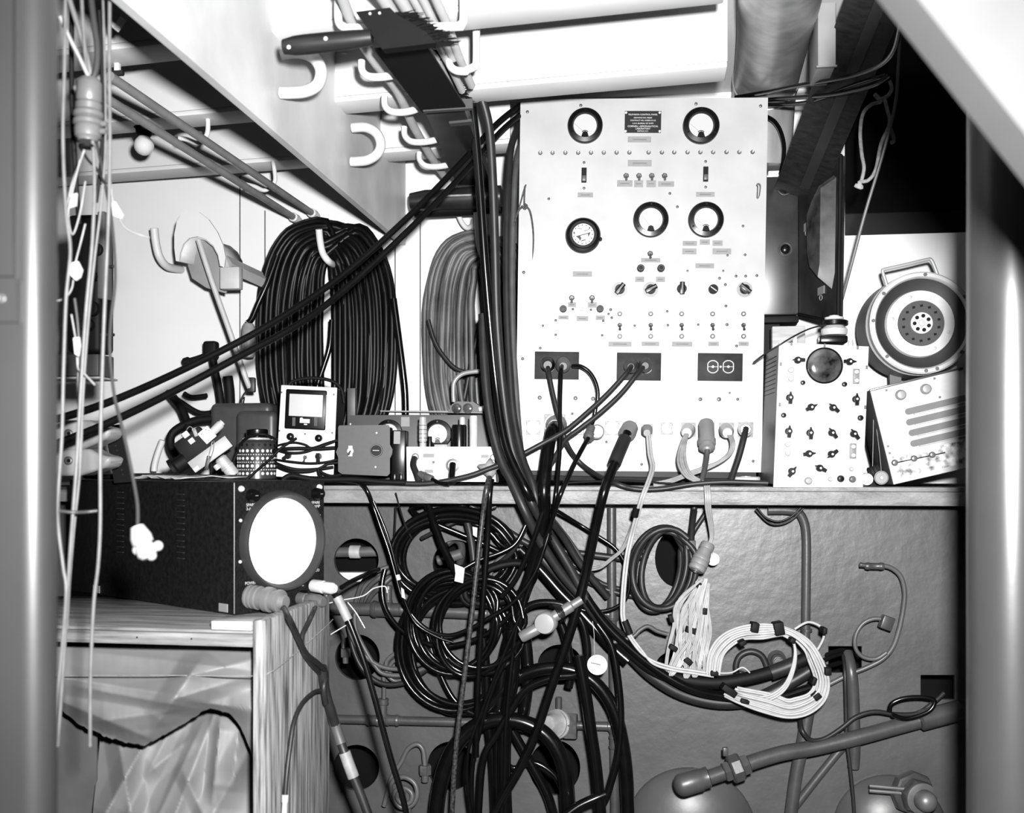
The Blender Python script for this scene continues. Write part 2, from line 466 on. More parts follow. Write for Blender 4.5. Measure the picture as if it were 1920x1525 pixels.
# bulb in a dark socket
bl = T('light_bulb', 'round opal light bulb in a black socket under the left ceiling', 'light bulb', 270, 292, 2.42)
c = bl.l(270, 273)
bl.part('globe', MB().lathe([(0, -.0235)] + [(.0235 * math.sin(a), -.0235 * math.cos(a)) for a in [PI * k / 14 for k in range(1, 12)]] + [(.012, .024)], c, (0, 0, 1), 28), BULB, ang=80)
bl.part('socket', MB().lathe([(.013, .020), (.018, .026), (.020, .040), (.026, .044), (.026, .05)], c, (0, 0, 1), 20), BLKM)
bl.part('base_plate', MB().box(c.x - .042, c.x + .03, -.03, .03, c.z + .05, c.z + .056, .002), BLKM)
bl.part('stem', MB().cyl(c + Vector((0, 0, .05)), (0, 0, 1), .006, ZB - .012 - (bl.p.z + c.z + .05) + .0, 10), BLKM)

# D-shaped hooks welded to the girder
for pts, lab in ((((528, 100), (560, 98), (588, 108), (602, 132), (596, 158), (574, 171), (546, 174), (526, 174)), 'white D-shaped cable hook on the girder, below the brush handle'),
                 (((660, 240), (686, 239), (706, 250), (714, 270), (708, 288), (690, 300), (668, 303), (658, 303)), 'white D-shaped cable hook on the girder, farther from the lens')):
    b = Wu(pts[-1][0] - 4, pts[-1][1], -.715); v = b.dot(EY)
    top('girder_hook', MB().tube(catmull(path([(x, y, v) for x, y in pts]), 5), .0115, 12), mat('hook_paint', .72, .45, var=.06), lab, 'hook', 'D-shaped hooks on the girder', ang=60)

# cable hangers crossing the overhead run (flat loops) and the cables they carry
ZR = CZ + .782           # the overhead run hangs just under the beams
def hanger(x0, x1, y, v, lab, right_up=None, left_up=None):
    v = Wz((x0 + x1) / 2, y, ZR - .022).dot(EY)
    P = [(x0 - 6, y - (left_up or 26), v), (x0 - 5, y - 8, v), (x0 + 6, y + 3, v), (x0 + 25, y + 5, v), (x1 - 14, y + 2, v), (x1 - 2, y - 3, v)]
    if right_up: P += [(x1 + 3, y - 12, v), (x1 + 3, y - right_up, v)]
    return top('cable_hanger', MB().tube(catmull(path(P), 4), .0075, 8, flat=1.3), WHT, lab, 'cable hanger', 'white hangers of the overhead cable run', ang=60)
hanger(640, 866, 48, 1.98, 'wide white cable hanger nearest the lens, behind the brush', right_up=70, left_up=45)
hanger(684, 748, 140, 2.30, 'white cable hanger left of the black tray, just below the brush handle')
hanger(727, 786, 206, 2.50, 'white cable hanger left of the black tray, level with the upper deck beam')
hanger(764, 826, 262, 2.72, 'white cable hanger left of the black tray, third from the wall', left_up=24)
hanger(792, 852, 308, 2.90, 'white cable hanger lowest in the overhead run, closest to the wall', left_up=22)
hanger(848, 890, 129, 2.16, 'white cable hanger right of the brush bristles with a long straight stem', right_up=78)
top('hanger_rod', MB().tube(path([(914, 66, 2.44), (917, 190, 2.44)]), .0045, 8), WHT, 'thin white vertical rod under the deck beam right of the black tray', 'rod')
for pts, r, lab in ((((632, -30, 1.85), (668, 60, 2.05), (706, 120, 2.25), (745, 170, 2.42), (772, 230, 2.62), (806, 290, 2.82), (836, 335, 2.93)), 9, 'white painted cable at the left edge of the overhead run, passing through every hanger'),
                    (((690, -40, 1.80), (720, 0, 1.93), (748, 46, 2.02), (790, 120, 2.2), (830, 190, 2.4)), 12, 'white painted cable of the overhead run beside the left edge cable'),
                    (((722, -40, 1.80), (752, 0, 1.93), (778, 46, 2.02), (820, 120, 2.2), (850, 180, 2.4)), 11, 'white painted cable in the middle of the overhead run, third from left'),
                    (((748, -40, 1.80), (776, 0, 1.93), (800, 46, 2.02), (842, 120, 2.2), (866, 170, 2.35)), 8, 'white painted cable in the middle of the overhead run, fourth from left'),
                    (((768, -40, 1.80), (793, 0, 1.93), (816, 46, 2.02), (850, 110, 2.2)), 8, 'white painted cable of the overhead run, left of the dark gap'),
                    (((800, -40, 1.80), (818, 0, 1.93), (840, 50, 2.03), (862, 110, 2.17), (884, 160, 2.3)), 9, 'white painted cable at the right edge of the overhead run')):
    pts = [(x, y, Wz(x, y, ZR).dot(EY)) for x, y, _ in pts]
    cable('overhead_cable', lab, pts, r, mat('painted_cable', .70, .5, var=.08), group='white cables of the overhead run', v0=2.0)

# wooden handled brush and the black tray it lies on
hb = T('duster_brush', 'flat black brush with a dark wooden handle and frayed bristles lying overhead', 'brush', 740, 130, 1.70)
a, b = hb.l(532, 88), hb.l(698, 70)
hb.part('handle', MB().tube([a.lerp(b, k / 8) for k in range(9)], [.012, .0155, .0162, .016, .0158, .0155, .015, .014, .012], 16), mat('handle_wood', .016, .4, var=.4, scale=10, stretch=(1, 8, 8)), ang=60)
for x, y in ((542, 89), (611, 73)):
    hb.part('rivet', MB().cyl(hb.l(x, y, -.0155), FRONT, .0036, .003, 12, .001), CHROME)
pl = [(668, 24), (732, 16), (744, 28), (800, 62), (818, 82), (718, 94)]
hb.part('head', MB().prism([(hb.l(x, y).x, hb.l(x, y).z) for x, y in pl], -.004, .016), BLKM)
for x, y in ((694, 26), (712, 25)):
    hb.part('rivet', MB().cyl(hb.l(x, y, -.004), FRONT, .0022, .0015, 10), CHROME)
q = random.Random(3); mb = MB()
for k in range(240):
    t = q.random(); x = 746 + 82 * t; y = 24 + 60 * t; ln = q.uniform(12, 42)
    a = hb.l(x - 6, y + q.uniform(-2, 6), q.uniform(-.003, .012)); b = hb.l(x + ln, y - ln * .05 + q.uniform(-5, 5), q.uniform(-.006, .014))
    mb.tube([a, b], [.0017, .0007], 4)
hb.part('bristles', mb, BLKM)

ct = T('cable_tray', 'long black sheet metal cable tray with a frayed right edge, hanging under the overhead run', 'cable tray', 800, 230, 2.22)
def zslab(quad, z, th, t=ct):
    A = [t.I @ Wz(x, y, CZ + z) for x, y in quad]
    mb = MB(); vs = [mb.bm.verts.new(p) for p in A]; ws = [mb.bm.verts.new(p + Vector((0, 0, th))) for p in A]
    n = len(A); mb.face(vs); mb.face(ws[::-1])
    for i in range(n): mb.face([vs[i], ws[i], ws[(i + 1) % n], vs[(i + 1) % n]])
    return mb
ct.part('tray', zslab([(702, 94), (800, 86), (876, 206), (792, 212)], .725, .004), BLKM)
ct.part('rim', zslab([(793, 209), (886, 203), (887, 207), (795, 213)], .722, .02), mat('tray_rim', .06, .6))
mb = MB()
for k in range(260):
    t = q.random(); x = 792 + 82 * t; y = 84 + 112 * t; ln = q.uniform(12, 44) * (1 - .45 * t); dy = -.26 + .34 * t
    mb.tube([ct.l(x - 8, y, dy), ct.l(x + ln * .9, y + ln * .168 + q.uniform(-3, 3), dy + q.uniform(-.01, .02))], [.0017, .0007], 4)
ct.part('frayed_edge', mb, BLKM)
ct.part('lower_box', zslab([(800, 216), (872, 210), (926, 362), (866, 368)], .735, .03), SOOT)
ct.part('end_flap', zslab([(842, 232), (884, 228), (886, 234), (844, 238)], .730, .006), mat('tray_rim', .06, .6))
# dark bar under it, lying over the wall hooks
db = T('rolled_canvas', 'dark rolled canvas bundle lying level under the black tray near the wall', 'canvas roll', 850, 405, 2.78)
a, b = db.l(770, 378), db.l(940, 368)
db.part('roll', MB().tube([a.lerp(b, k / 6) for k in range(7)], [.022, .028, .027, .028, .03, .03, .028], 14), SOOT, ang=60)
a, b = db.l(778, 394, .03), db.l(940, 385, .03)
db.part('under_roll', MB().tube([a.lerp(b, k / 6) for k in range(7)], .022, 12), BLKM, ang=60)
db.part('pale_slat', db.slab(832, 364, 884, 369, -.034, -.03), LGR)
# ------------------------------------------------------------------ television control panel
cp = T('control_panel', 'tall bright aluminium television control panel with round meters, sockets and black outlet plates', 'control panel', 1197, 885, 2.63, yaw=5.3, roll=.95)
x0, x1, z0, z1 = cp.rect(966, 183, 1428, 884)
A, B, C_, D = (cp.l(976, 186), cp.l(1440, 183), cp.l(1428, 886), cp.l(966, 882))
mb = MB(); bm_ = mb.bm
vs = [bm_.verts.new(p) for p in (A, B, C_, D)]; ws = [bm_.verts.new(p + Vector((0, .003, 0))) for p in (A, B, C_, D)]
mb.face(vs); mb.face(ws[::-1])
for i in range(4): mb.face([vs[i], ws[i], ws[(i + 1) % 4], vs[(i + 1) % 4]])
cp.part('faceplate', mb, ALU)
cp.part('cabinet', MB().box(D.x + .012, C_.x - .012, .003, .03, D.z - .012, A.z - .015, .002), mat('cabinet_paint', .03, .6))
cp.part('plinth', MB().box(D.x + .02, C_.x - .02, .015, .12, D.z - .0155 - .008, D.z - .010, 0), BLKM)
INK = mat('dark_ink', .03, .6); WINK = mat('white_engraving', .8, .6)
FACEW = mat('meter_face', .58, .4, var=.01)
def screw(px, py, r=4, m=SCREWM, t=cp):
    c = t.l(px, py); k = t.k
    t.part('screw', MB().lathe([(r * k, 0), (r * k, .0012), (r * k * .6, .0022), (0, .0024)], c, FRONT, 14), m)
def meter(px, py, r, t=cp, needle=None, arc=True):
    c = t.l(px, py); k = t.k; R_ = r * k
    b = t.part('meter', MB().lathe([(R_, 0), (R_, .010), (R_ * .96, .014), (R_ * .72, .016), (R_ * .68, .012), (R_ * .66, .006), (0, .006)], c, FRONT, 48), BAKE)
    t.part('dial', MB().lathe([(R_ * .655, .0062), (R_ * .655, .0072), (0, .0072)], c, FRONT, 40), FACEW, b)
    y = c.y - .0074
    poly = [(c.x + R_ * .66 * math.cos(a), c.z + R_ * .66 * math.sin(a)) for a in [R(q) for q in (252, 258, 264, 270, 276, 282, 288)]]
    poly += [(c.x + R_ * .13, c.z - R_ * .40), (c.x, c.z - R_ * .34), (c.x - R_ * .13, c.z - R_ * .40)]
    t.part('pivot_cover', MB().prism(poly, y - .004, y), BAKE, b)
    if arc:
        P = [Vector((c.x + R_ * .22 * math.cos(R(q)), y - .0005, c.z - R_ * .52 + R_ * .24 * math.sin(R(q)))) for q in range(40, 141, 10)]
        t.part('arc_mark', MB().tube(P, .0011, 5), INK, b)
    n = R(needle if needle is not None else 140)
    a = Vector((c.x, y - .001, c.z - R_ * .42)); e = a + Vector((math.cos(n), 0, math.sin(n))) * R_ * .8
    t.part('needle', MB().tube([a, e], .0004, 5), mat('needle_paint', .3, .5), b)
    for q in (90, 210, 330):
        p = c + Vector((math.cos(R(q)), 0, math.sin(R(q)))) * R_ * .84
        t.part('bezel_screw', MB().cyl(p + Vector((0, -.0145, 0)), FRONT, R_ * .06, .0015, 10), BAKE, b)
meter(1097, 237, 33); meter(1314, 237, 34); meter(1220, 413, 33, needle=128, arc=False); meter(1323, 413, 33)
# round black dial with a printed disc
c = cp.l(1093, 443); R_ = 33 * cp.k
dl = cp.part('round_dial', MB().lathe([(R_, 0), (R_, .012), (R_ * .93, .018), (R_ * .80, .020), (R_ * .77, .024), (R_ * .64, .024), (R_ * .62, .020), (0, .020)], c, FRONT, 48), BAKE)
cp.part('printed_disc', MB().lathe([(R_ * .615, .0202), (R_ * .615, .021), (0, .021)], c, FRONT, 36), FACEW, dl)
y = c.y - .0212; mb = MB()
for (xa, ya, xb, yb, w) in ((-.36, -.12, .40, .10, .018), (-.10, -.38, .14, -.30, .02), (-.30, .34, -.08, .30, .012), (.06, .20, .34, .28, .012)):
    a, b = Vector((c.x + xa * R_, y, c.z + ya * R_)), Vector((c.x + xb * R_, y, c.z + yb * R_)); mb.tube([a, b], w * R_, 4)
for q in range(0, 360, 24):
    p = Vector((c.x + .5 * R_ * math.cos(R(q)), y, c.z + .5 * R_ * math.sin(R(q)))); mb.tube([p, p + Vector((math.cos(R(q)), 0, math.sin(R(q)))) * R_ * .06], .022 * R_, 4)
for pl in ([(-.40, -.12), (-.18, -.06), (-.10, -.22), (-.16, -.38), (-.24, -.24)], [(.26, .06), (.42, .11), (.36, -.02), (.30, -.14)], [(.34, .42), (.42, .34), (.30, .30)], [(-.52, .16), (-.46, .08), (-.50, -.02), (-.55, .04)]):
    mb.prism([(c.x + a * R_, c.z + b * R_) for a, b in pl], y - .0003, y)
cp.part('disc_marks', mb, INK, dl)
p = cp.l(1125, 450); cp.part('catch', MB().cyl(p, FRONT, .005, .012, 12, .001), BAKE, dl)
# name plate
npx = cp.part('name_plate', cp.slab(1171, 208, 1240, 249, -.0012, 0, .0005, 1), mat('name_plate_black', .008, .5, spec=.3))
for s, yy, sz, sx in (('TELEVISION CONTROL PANEL', 215, .0052, 1.02), ('DRAWING NO. P46605', 221, .0046, .95), ('CONTRACT NO. NOBSR-52125', 226, .0046, .98),
                  ('U.S.N.-BUREAU OF SHIPS', 231.5, .0046, 1.02), ('CORNELL AERONAUTICAL', 237, .0058, 1.06), ('LABORATORY', 241.5, .0056, 1.0), ('BUFFALO, N.Y.', 246, .0044, .95)):
    text(cp, s, 1205.5, yy, -.0016, sz, WINK, parent=npx, sx=sx)
for x, yy in ((1174, 211), (1237, 211), (1173, 246), (1237, 246)):
    cp.part('rivet', MB().lathe([(.0032, 0), (.0028, .001), (.0012, .0015), (0, .0016)], cp.l(x, yy, -.0012), FRONT, 12), CHROME, npx)
# row of terminals
for x in (1013, 1036, 1060, 1084, 1108, 1132, 1156, 1180, 1216, 1241, 1264, 1289, 1313, 1337, 1362, 1386, 1411):
    c = cp.l(x, 287 - (x - 1013) * .004)
    t_ = cp.part('terminal', MB().lathe([(.0056, 0), (.0056, .002), (.0044, .003), (.0044, .005), (0, .005)], c, FRONT, 6), DSTEEL)
    cp.part('terminal_tip', MB().lathe([(.0026, .005), (.0026, .010), (.0018, .012), (0, .012)], c, FRONT, 10), CHROME, t_)
# breaker switches
for x, yy in ((1095, 329), (1323, 327)):
    a, b, e, f = cp.rect(x - 5, yy - 14, x + 5, yy + 14)
    s_ = cp.part('breaker_switch', MB().box(a, b, -.004, 0, e, f, .0006, 1), BAKE)
    cp.part('rocker', MB().box(a + .0015, b - .0015, -.010, -.004, e + .003, (e + f) / 2 - .002, .001), mat('rocker_paint', .10, .4), s_)
    for dy in (-24, 24): screw(x, yy + dy, 2.6, DSTEEL)
def toggle(x, yy, up=True, r=4.5, t=cp, m=DSTEEL):
    c = t.l(x, yy); k = t.k
    s_ = t.part('toggle_switch', MB().lathe([(r * k * 1.25, 0), (r * k * 1.25, .0018), (r * k, .003), (r * k * .7, .006), (0, .006)], c, FRONT, 6), m)
    e = Vector((0, -.014, .010 if up else -.012))
    t.part('lever', MB().tube([c + Vector((0, -.004, 0)), c + e * .6, c + e], [.0016, .0022, .0032], 10), m, s_)
for x in (1174, 1198, 1222, 1246): toggle(x, 330, False)
toggle(1219, 476, False)
for x in (1072, 1110): toggle(x, 559, False)
for x in (1162, 1220, 1278, 1336, 1394):
    toggle(x, 610, False, 3.6, m=mat('dark_lever', .05, .4))
    for yy in (589, 631):
        c = cp.l(x, yy)
        j = cp.part('test_jack', MB().lathe([(.0058, 0), (.0058, .003), (.0046, .0042), (.0036, .0042), (.0030, .0034), (0, .0034)], c, FRONT, 18), SCREWM)
        cp.part('jack_hole', MB().lathe([(.0030, .0036), (.0028, .0044), (0, .005)], c, FRONT, 12), CHROME, j)
# round black holders and jacks
for x, yy, r in ((1201, 504, 7), (1239, 504, 7), (1056, 580, 6.8), (1125, 580, 6.8)):
    c = cp.l(x, yy); r *= cp.k
    f_ = cp.part('fuse_holder', MB().lathe([(r, 0), (r, .010), (r * .85, .013), (r * .5, .013), (r * .45, .011), (0, .011)], c, FRONT, 22), BAKE)
    if yy < 520: cp.part('cap_ring', MB().ring(c + Vector((0, -.0132, 0)), FRONT, r * .62, .0008, 20, 6), mat('holder_mark', .16, .5), f_)
c = cp.l(1091, 580); cp.part('test_jack', MB().lathe([(.0052, 0), (.0052, .003), (.003, .0042), (0, .0036)], c, FRONT, 16), STEEL)
# pointer knobs on skirted dials
for x, yy, ang, bar in ((1162, 543, 52, True), (1220, 543, 27, True), (1278, 542, 90, True), (1337, 543, -35, False), (1396, 543, -38, True)):
    c = cp.l(x, yy); k = cp.k
    if ang not in (90, -35):
        cp.part('dial_skirt', MB().lathe([(14.5 * k, 0), (14.5 * k, .0006), (0, .0006)], c, FRONT, 32), mat('skirt_plate', .34, .45))
    kn = cp.part('knob', MB().lathe([(9 * k, 0), (9 * k, .008), (8 * k, .011), (0, .011)], c, FRONT, 28), BAKE)
    ca, sa = math.cos(R(ang)), math.sin(R(ang))
    L_, w_ = (11.5 * k, 4.3 * k) if bar else (7 * k, .9 * k)
    mb = MB().box(-L_, L_, -.019 if bar else -.0125, -.010, -w_, w_, .0012)
    m4 = Matrix.Translation(c) @ Matrix(((ca, 0, -sa, 0), (0, 1, 0, 0), (sa, 0, ca, 0), (0, 0, 0, 1)))
    for v in mb.bm.verts: v.co = m4 @ v.co
    cp.part('pointer_bar' if bar else 'pointer_line', mb, BAKE if bar else WINK, kn)
    if bar:
        mb = MB().box(-L_ * .9, L_ * .9, -.0194, -.0190, -w_ * .35, w_ * .35, 0)
        for v in mb.bm.verts: v.co = m4 @ v.co
        cp.part('pointer_line', mb, mat('knob_rib', .12, .35), kn)
# paper tape labels; the writing on them is too faint to read
for x0_, y0_, x1_, y1_ in ((1177, 256, 1221, 267), (1177, 300, 1222, 312), (1157, 338, 1186, 350), (1189, 338, 1206, 351), (1212, 338, 1230, 351), (1234, 340, 1264, 350),
                           (1083, 361, 1112, 370), (1305, 360, 1340, 369), (1280, 452, 1307, 461), (1312, 449, 1331, 459), (1336, 451, 1355, 461), (1279, 466, 1306, 477), (1336, 466, 1371, 477),
                           (1202, 484, 1238, 492), (1191, 519, 1208, 529), (1230, 519, 1247, 529), (1304, 494, 1339, 503), (1074, 509, 1110, 519), (1065, 567, 1080, 576), (1102, 567, 1119, 577),
                           (1047, 592, 1066, 599), (1081, 593, 1103, 602), (1117, 592, 1134, 600), (1141, 641, 1184, 650), (1203, 641, 1236, 649), (1260, 641, 1298, 650), (1328, 641, 1348, 649), (1385, 641, 1404, 649)):
    lb_ = cp.part('label_strip', cp.slab(x0_, y0_, x1_, y1_, -.0004, 0), TAPE)
    m_ = (y0_ + y1_) / 2; w_ = (x1_ - x0_) * .3
    cp.part('faint_line', cp.slab((x0_ + x1_) / 2 - w_, m_ - 1, (x0_ + x1_) / 2 + w_, m_ + 1.2, -.0006, -.0004), mat('faint_ink', .20, .7), lb_)
for x, yy, r in ((989, 210, 3), (1089, 198, 3), (1305, 195, 3), (1426, 199, 3), (1029, 373, 2.6), (1256, 363, 2.6), (1270, 388, 2.6), (1393, 424, 2.4), (1364, 479, 2.2), (1397, 478, 2.4), (1289, 508, 2), (1356, 508, 2),
                 (1349, 522, 2.6), (1380, 518, 2.6), (1398, 518, 2.6), (1419, 517, 2.6), (1360, 534, 2.6), (982, 511, 3), (1074, 580, 2.4), (1108, 581, 2.2), (1145, 581, 2.8), (1141, 589, 2.2), (1147, 596, 2.6),
                 (1042, 601, 2.4), (1131, 602, 2.4), (1042, 628, 2.4), (1129, 629, 2.4), (1018, 611, 2.2), (1251, 584, 2.4), (1361, 574, 2.6), (1190, 611, 2.2), (1252, 610, 2.4), (1309, 609, 2.2), (1363, 609, 2.8), (1381, 649, 2.6),
                 (1013, 653, 2.6), (980, 673, 3), (1012, 746, 4), (1079, 747, 4), (1112, 748, 4), (1313, 749, 3.6), (1348, 749, 4), (1383, 749, 2.6), (1368, 737, 2), (1073, 776, 2.4), (1137, 829, 2.4), (1203, 871, 2.6), (1412, 865, 2.6)):
    screw(x, yy, r)
# outlet plates
def outlet(x0_, y0_, x1_, y1_, cx_, cy_):
    p_ = cp.part('outlet_plate', cp.slab(x0_, y0_, x1_, y1_, -.004, 0, .0012, 2), DPLATE)
    k = cp.k
    for s_ in (-1, 1):
        c = cp.l(cx_ + s_ * 14.5, cy_, -.004)
        rr = 11 * k
        pts = [Vector((c.x + max(-.86, min(.86, math.cos(a))) * rr, c.y - .001, c.z + math.sin(a) * rr * 1.05)) for a in [2 * PI * q / 30 for q in range(30)]]
        cp.part('receptacle', MB().prism([(q.x, q.z) for q in pts], c.y - .0012, c.y), BAKE, p_)
        cp.part('receptacle_rim', MB().tube(pts, .0013, 6, closed=True), mat('bright_rim', .75, .4), p_)
        cp.part('receptacle_bar', MB().tube([Vector((c.x - rr * .8, c.y - .002, c.z)), Vector((c.x + rr * .8, c.y - .002, c.z))], .0007, 6), mat('bright_rim', .75, .4), p_)
        cp.part('receptacle_screw', MB().cyl(c + Vector((0, -.001, 0)), FRONT, .0030, .0022, 12), CHROME, p_)
    cp.part('plate_screw', MB().cyl(cp.l(cx_, cy_, -.004), FRONT, .0026, .002, 10), STEEL, p_)
outlet(1002, 660, 1086, 711, 1043, 686); outlet(1156, 662, 1240, 713, 1197, 688); outlet(1308, 663, 1393, 714, 1351, 688)
# round multi-pin sockets along the bottom
for x, yy, r, kind in ((1000, 802, 13.5, 4), (1040, 797, 20, 0), (1082, 803, 13, 0), (1148, 803, 13.5, 4), (1180, 805, 13, 0), (1213, 807, 11, 0), (1250, 804, 11, 3), (1291, 806, 13, 0), (1325, 806, 14, 0), (1362, 807, 14, 0), (1398, 806, 14, 0)):
    c = cp.l(x, yy); k = cp.k; r *= k
    s_ = cp.part('socket', MB().box(c.x - r, c.x + r, -.002, 0, c.z - r, c.z + r, .002), mat('socket_flange', .36, .45))
    cp.part('socket_shell', MB().lathe([(r * .95, .002), (r * .95, .010), (r * .82, .010), (r * .78, .006), (0, .006)], c, FRONT, 30), mat('socket_metal', .26, .35, metal=.25), s_)
    for q in range(kind):
        a = 2 * PI * (q + .5) / kind
        cp.part('pin', MB().cyl(c + Vector((math.cos(a) * r * .34, -.006, math.sin(a) * r * .34)), FRONT, .0016, .004, 8), STEEL, s_)
    for sx_ in (-1, 1):
        for sz_ in (-1, 1):
            cp.part('flange_screw', MB().cyl(c + Vector((sx_ * r * .82, -.002, sz_ * r * .82)), FRONT, .0016, .0012, 8), DSTEEL, s_)
# safety pin and string tied at the left edge
kp = cp.p
sp = cable('safety_pin', 'small wire safety pin hooked at the right edge of the panel', [(1420, 370, 2.61), (1421, 350), (1419, 346), (1423, 344), (1426, 349), (1424, 366), (1421, 371)], .8, DSTEEL, 'safety pin', v0=2.61)
cable('knotted_string', 'dark braided string tied in a knot over the left edge of the panel', [(958, 470, 2.60), (962, 430), (972, 396), (984, 388), (994, 398), (1000, 440), (998, 490), (992, 522, 2.61)], 2.0, mat('dark_string', .06, .8, var=.6, scale=200), 'string', v0=2.60,
      more=[[(973, 392, 2.605), (984, 352), (987, 348)], [(983, 390, 2.605), (983, 370), (984, 350)], [(978, 386, 2.60), (984, 392), (988, 386), (982, 382)]])

# ------------------------------------------------------------------ oscilloscope on the right of the shelf
sc = T('oscilloscope', 'pale upright oscilloscope with round dark tube and rows of pointer knobs, on shelf', 'oscilloscope', 1534, 914, 2.474, yaw=4.5, roll=1.7)
A, B, C_, D = (sc.l(1461, 642), sc.l(1629, 650), sc.l(1618, 914), sc.l(1450, 914))
mb = MB(); vs = [mb.bm.verts.new(p) for p in (A, B, C_, D)]; ws = [mb.bm.verts.new(p + Vector((0, .004, 0))) for p in (A, B, C_, D)]
mb.face(vs); mb.face(ws[::-1])
for i in range(4): mb.face([vs[i], ws[i], ws[(i + 1) % 4], vs[(i + 1) % 4]])
sc.part('front_panel', mb, mat('scope_panel', .55, .45, var=.03))
mb = MB()
vs = [mb.bm.verts.new(p + Vector((dx, .004, dz))) for p, dx, dz in ((A, .004, -.003), (B, -.004, -.003), (C_, -.004, .007), (D, .004, .007))]
ws = [mb.bm.verts.new(v.co + Vector((0, .22, 0))) for v in vs]
mb.face(vs); mb.face(ws[::-1])
for i in range(4): mb.face([vs[i], ws[i], ws[(i + 1) % 4], vs[(i + 1) % 4]])
sc.part('case', mb, mat('scope_case', .05, .45, var=.4, scale=12))
mb = MB()
for i in range(16):
    y_ = 664 + i * 8.6
    a = sc.l(1461 - (y_ - 642) * .04, y_).z
    mb.box(A.x + .0028, A.x + .007, .05, .20, a - .001, a + .001)
sc.part('side_louvres', mb, BLKM)
c = sc.l(1545, 686); k = sc.k
tube_ = sc.part('screen_bezel', MB().lathe([(34 * k, 0), (34 * k, .006), (32 * k, .008), (31 * k, .004), (0, .004)], c, FRONT, 44), BAKE)
sc.part('screen', MB().lathe([(31 * k, .004), (27 * k, .0065), (18 * k, .0085), (9 * k, .0095), (0, .0098)], c, FRONT, 40), GLASSD, tube_, ang=80)
for x, yy, ang in ((1495, 676, 180), (1592, 679, 0), (1480, 746, 90), (1604, 749, 92), (1520, 764, 28), (1561, 765, 140), (1478, 809, 88), (1518, 812, 92), (1559, 812, 128), (1600, 814, 128), (1516, 851, 8), (1558, 852, 218), (1484, 884, 55), (1536, 878, 155)):
    c = sc.l(x, yy); ca, sa = math.cos(R(ang)), math.sin(R(ang))
    kn = sc.part('knob', MB().lathe([(6.6 * k, 0), (6.6 * k, .009), (5.6 * k, .011), (0, .011)], c, FRONT, 24), BAKE)
    poly = [(-12 * k, -3 * k), (-12 * k, 3 * k), (0, 4 * k), (11 * k, .6 * k), (11 * k, -.6 * k), (0, -4 * k)]
    sc.part('pointer', MB().prism([(c.x + a * ca - b * sa, c.z + a * sa + b * ca) for a, b in poly], -.016, -.010), BAKE, kn)
    sc.part('knob_cap', MB().cyl(c + Vector((0, -.016, 0)), FRONT, 2.2 * k, .001, 10), STEEL, kn)
for x, yy, dk in ((1482, 703, False), (1605, 706, True), (1476, 842, False), (1599, 846, True)):
    a, b, e, f = sc.rect(x - 6.5, yy - 14, x + 6.5, yy + 14)
    tp = sc.part('terminal_strip', MB().box(a, b, -.003, 0, e, f, .0028, 3), mat('strip_dark', .22, .5) if dk else mat('strip_pale', .5, .5))
    for dy in (-8, 8):
        sc.part('binding_post', MB().lathe([(4.5 * k, 0), (4.5 * k, .005), (3.5 * k, .009), (0, .010)], sc.l(x, yy + dy, -.003), FRONT, 16), CHROME, tp)
for x, yy, r, m in ((1505, 718, 4.5, BAKE), (1583, 721, 4.8, BAKE), (1469, 779, 4.8, BAKE), (1613, 784, 5.4, BAKE), (1515, 902, 7, mat('pilot_glass', .45, .2)), (1556, 899, 4, STEEL), (1576, 898, 6.6, BAKE), (1598, 899, 6.4, mat('pilot_dark', .12, .25)), (1596, 880, 4, STEEL)):
    c = sc.l(x, yy); sc.part('push_button' if m is BAKE else 'pilot_lamp', MB().lathe([(r * k, 0), (r * k, .004), (r * k * .7, .009), (0, .010)], c, FRONT, 20), m)
for x, yy in ((1484, 645), (1546, 648), (1608, 652), (1464, 683), (1625, 689), (1462, 759), (1622, 764)):
    sc.part('edge_clip', MB().box(-.002, .002, -.003, .002, -.004, .004, .0005, 1, Matrix.Translation(sc.l(x, yy))), DSTEEL)
for x in (1491, 1595):
    c = sc.l(x, 641, .03)
    cl = sc.part('binding_clip', MB().lathe([(.009, 0), (.009, .006), (.006, .007), (.006, .017), (.0045, .018), (.0045, .022), (0, .022)], Vector((c.x, .03, A.z - .004 - (x - 1461) * .00004)), (0, 0, 1), 14), CHROME)

# things standing behind and on the scope
ad = T('camera_adapter', 'small round bright metal adapter with a black base on top of the oscilloscope', 'adapter', 1564, 644, 2.58)
ad.part('base', ad.slab(1538, 629, 1590, 643, -.02, .04, .003), BAKE)
c = ad.l(1564, 629, .01)
ad.part('barrel', MB().lathe([(.028, 0), (.030, .004), (.030, .014), (.026, .018), (.022, .022), (0, .022)], c, (0, 0, 1), 28), CHROME)
ad.part('rim', MB().lathe([(.030, .022), (.032, .024), (.032, .033), (.026, .036), (0, .036)], c, (0, 0, 1), 28), BAKE)
ad.part('bright_cap', MB().lathe([(.022, .036), (.022, .042), (.012, .043), (.012, .046), (0, .046)], c, (0, 0, 1), 24), CHROME)
ad.part('side_screw', MB().cyl(ad.l(1534, 637, .0), (1, 0, 0), .006, .014, 12, .001), CHROME)
wb = T('wooden_block', 'pale wooden block standing behind the oscilloscope under the dark case', 'wood block', 1479, 905, 2.74)
wb.part('block', wb.slab(1448, 611, 1510, 904, 0, .06, .002), PALEW)
cable('test_lead', 'thin dark lead crossing over the oscilloscope top to a clip at the panel edge', [(1549, 609, 2.56), (1520, 616, 2.54), (1490, 630, 2.48), (1460, 648, 2.46), (1428, 668, 2.50), (1413, 680, 2.58)], 1.6, DGR, 'test lead',
      more=[[(1440, 660, 2.48), (1426, 670, 2.50), (1416, 679, 2.56)]], v0=2.48)
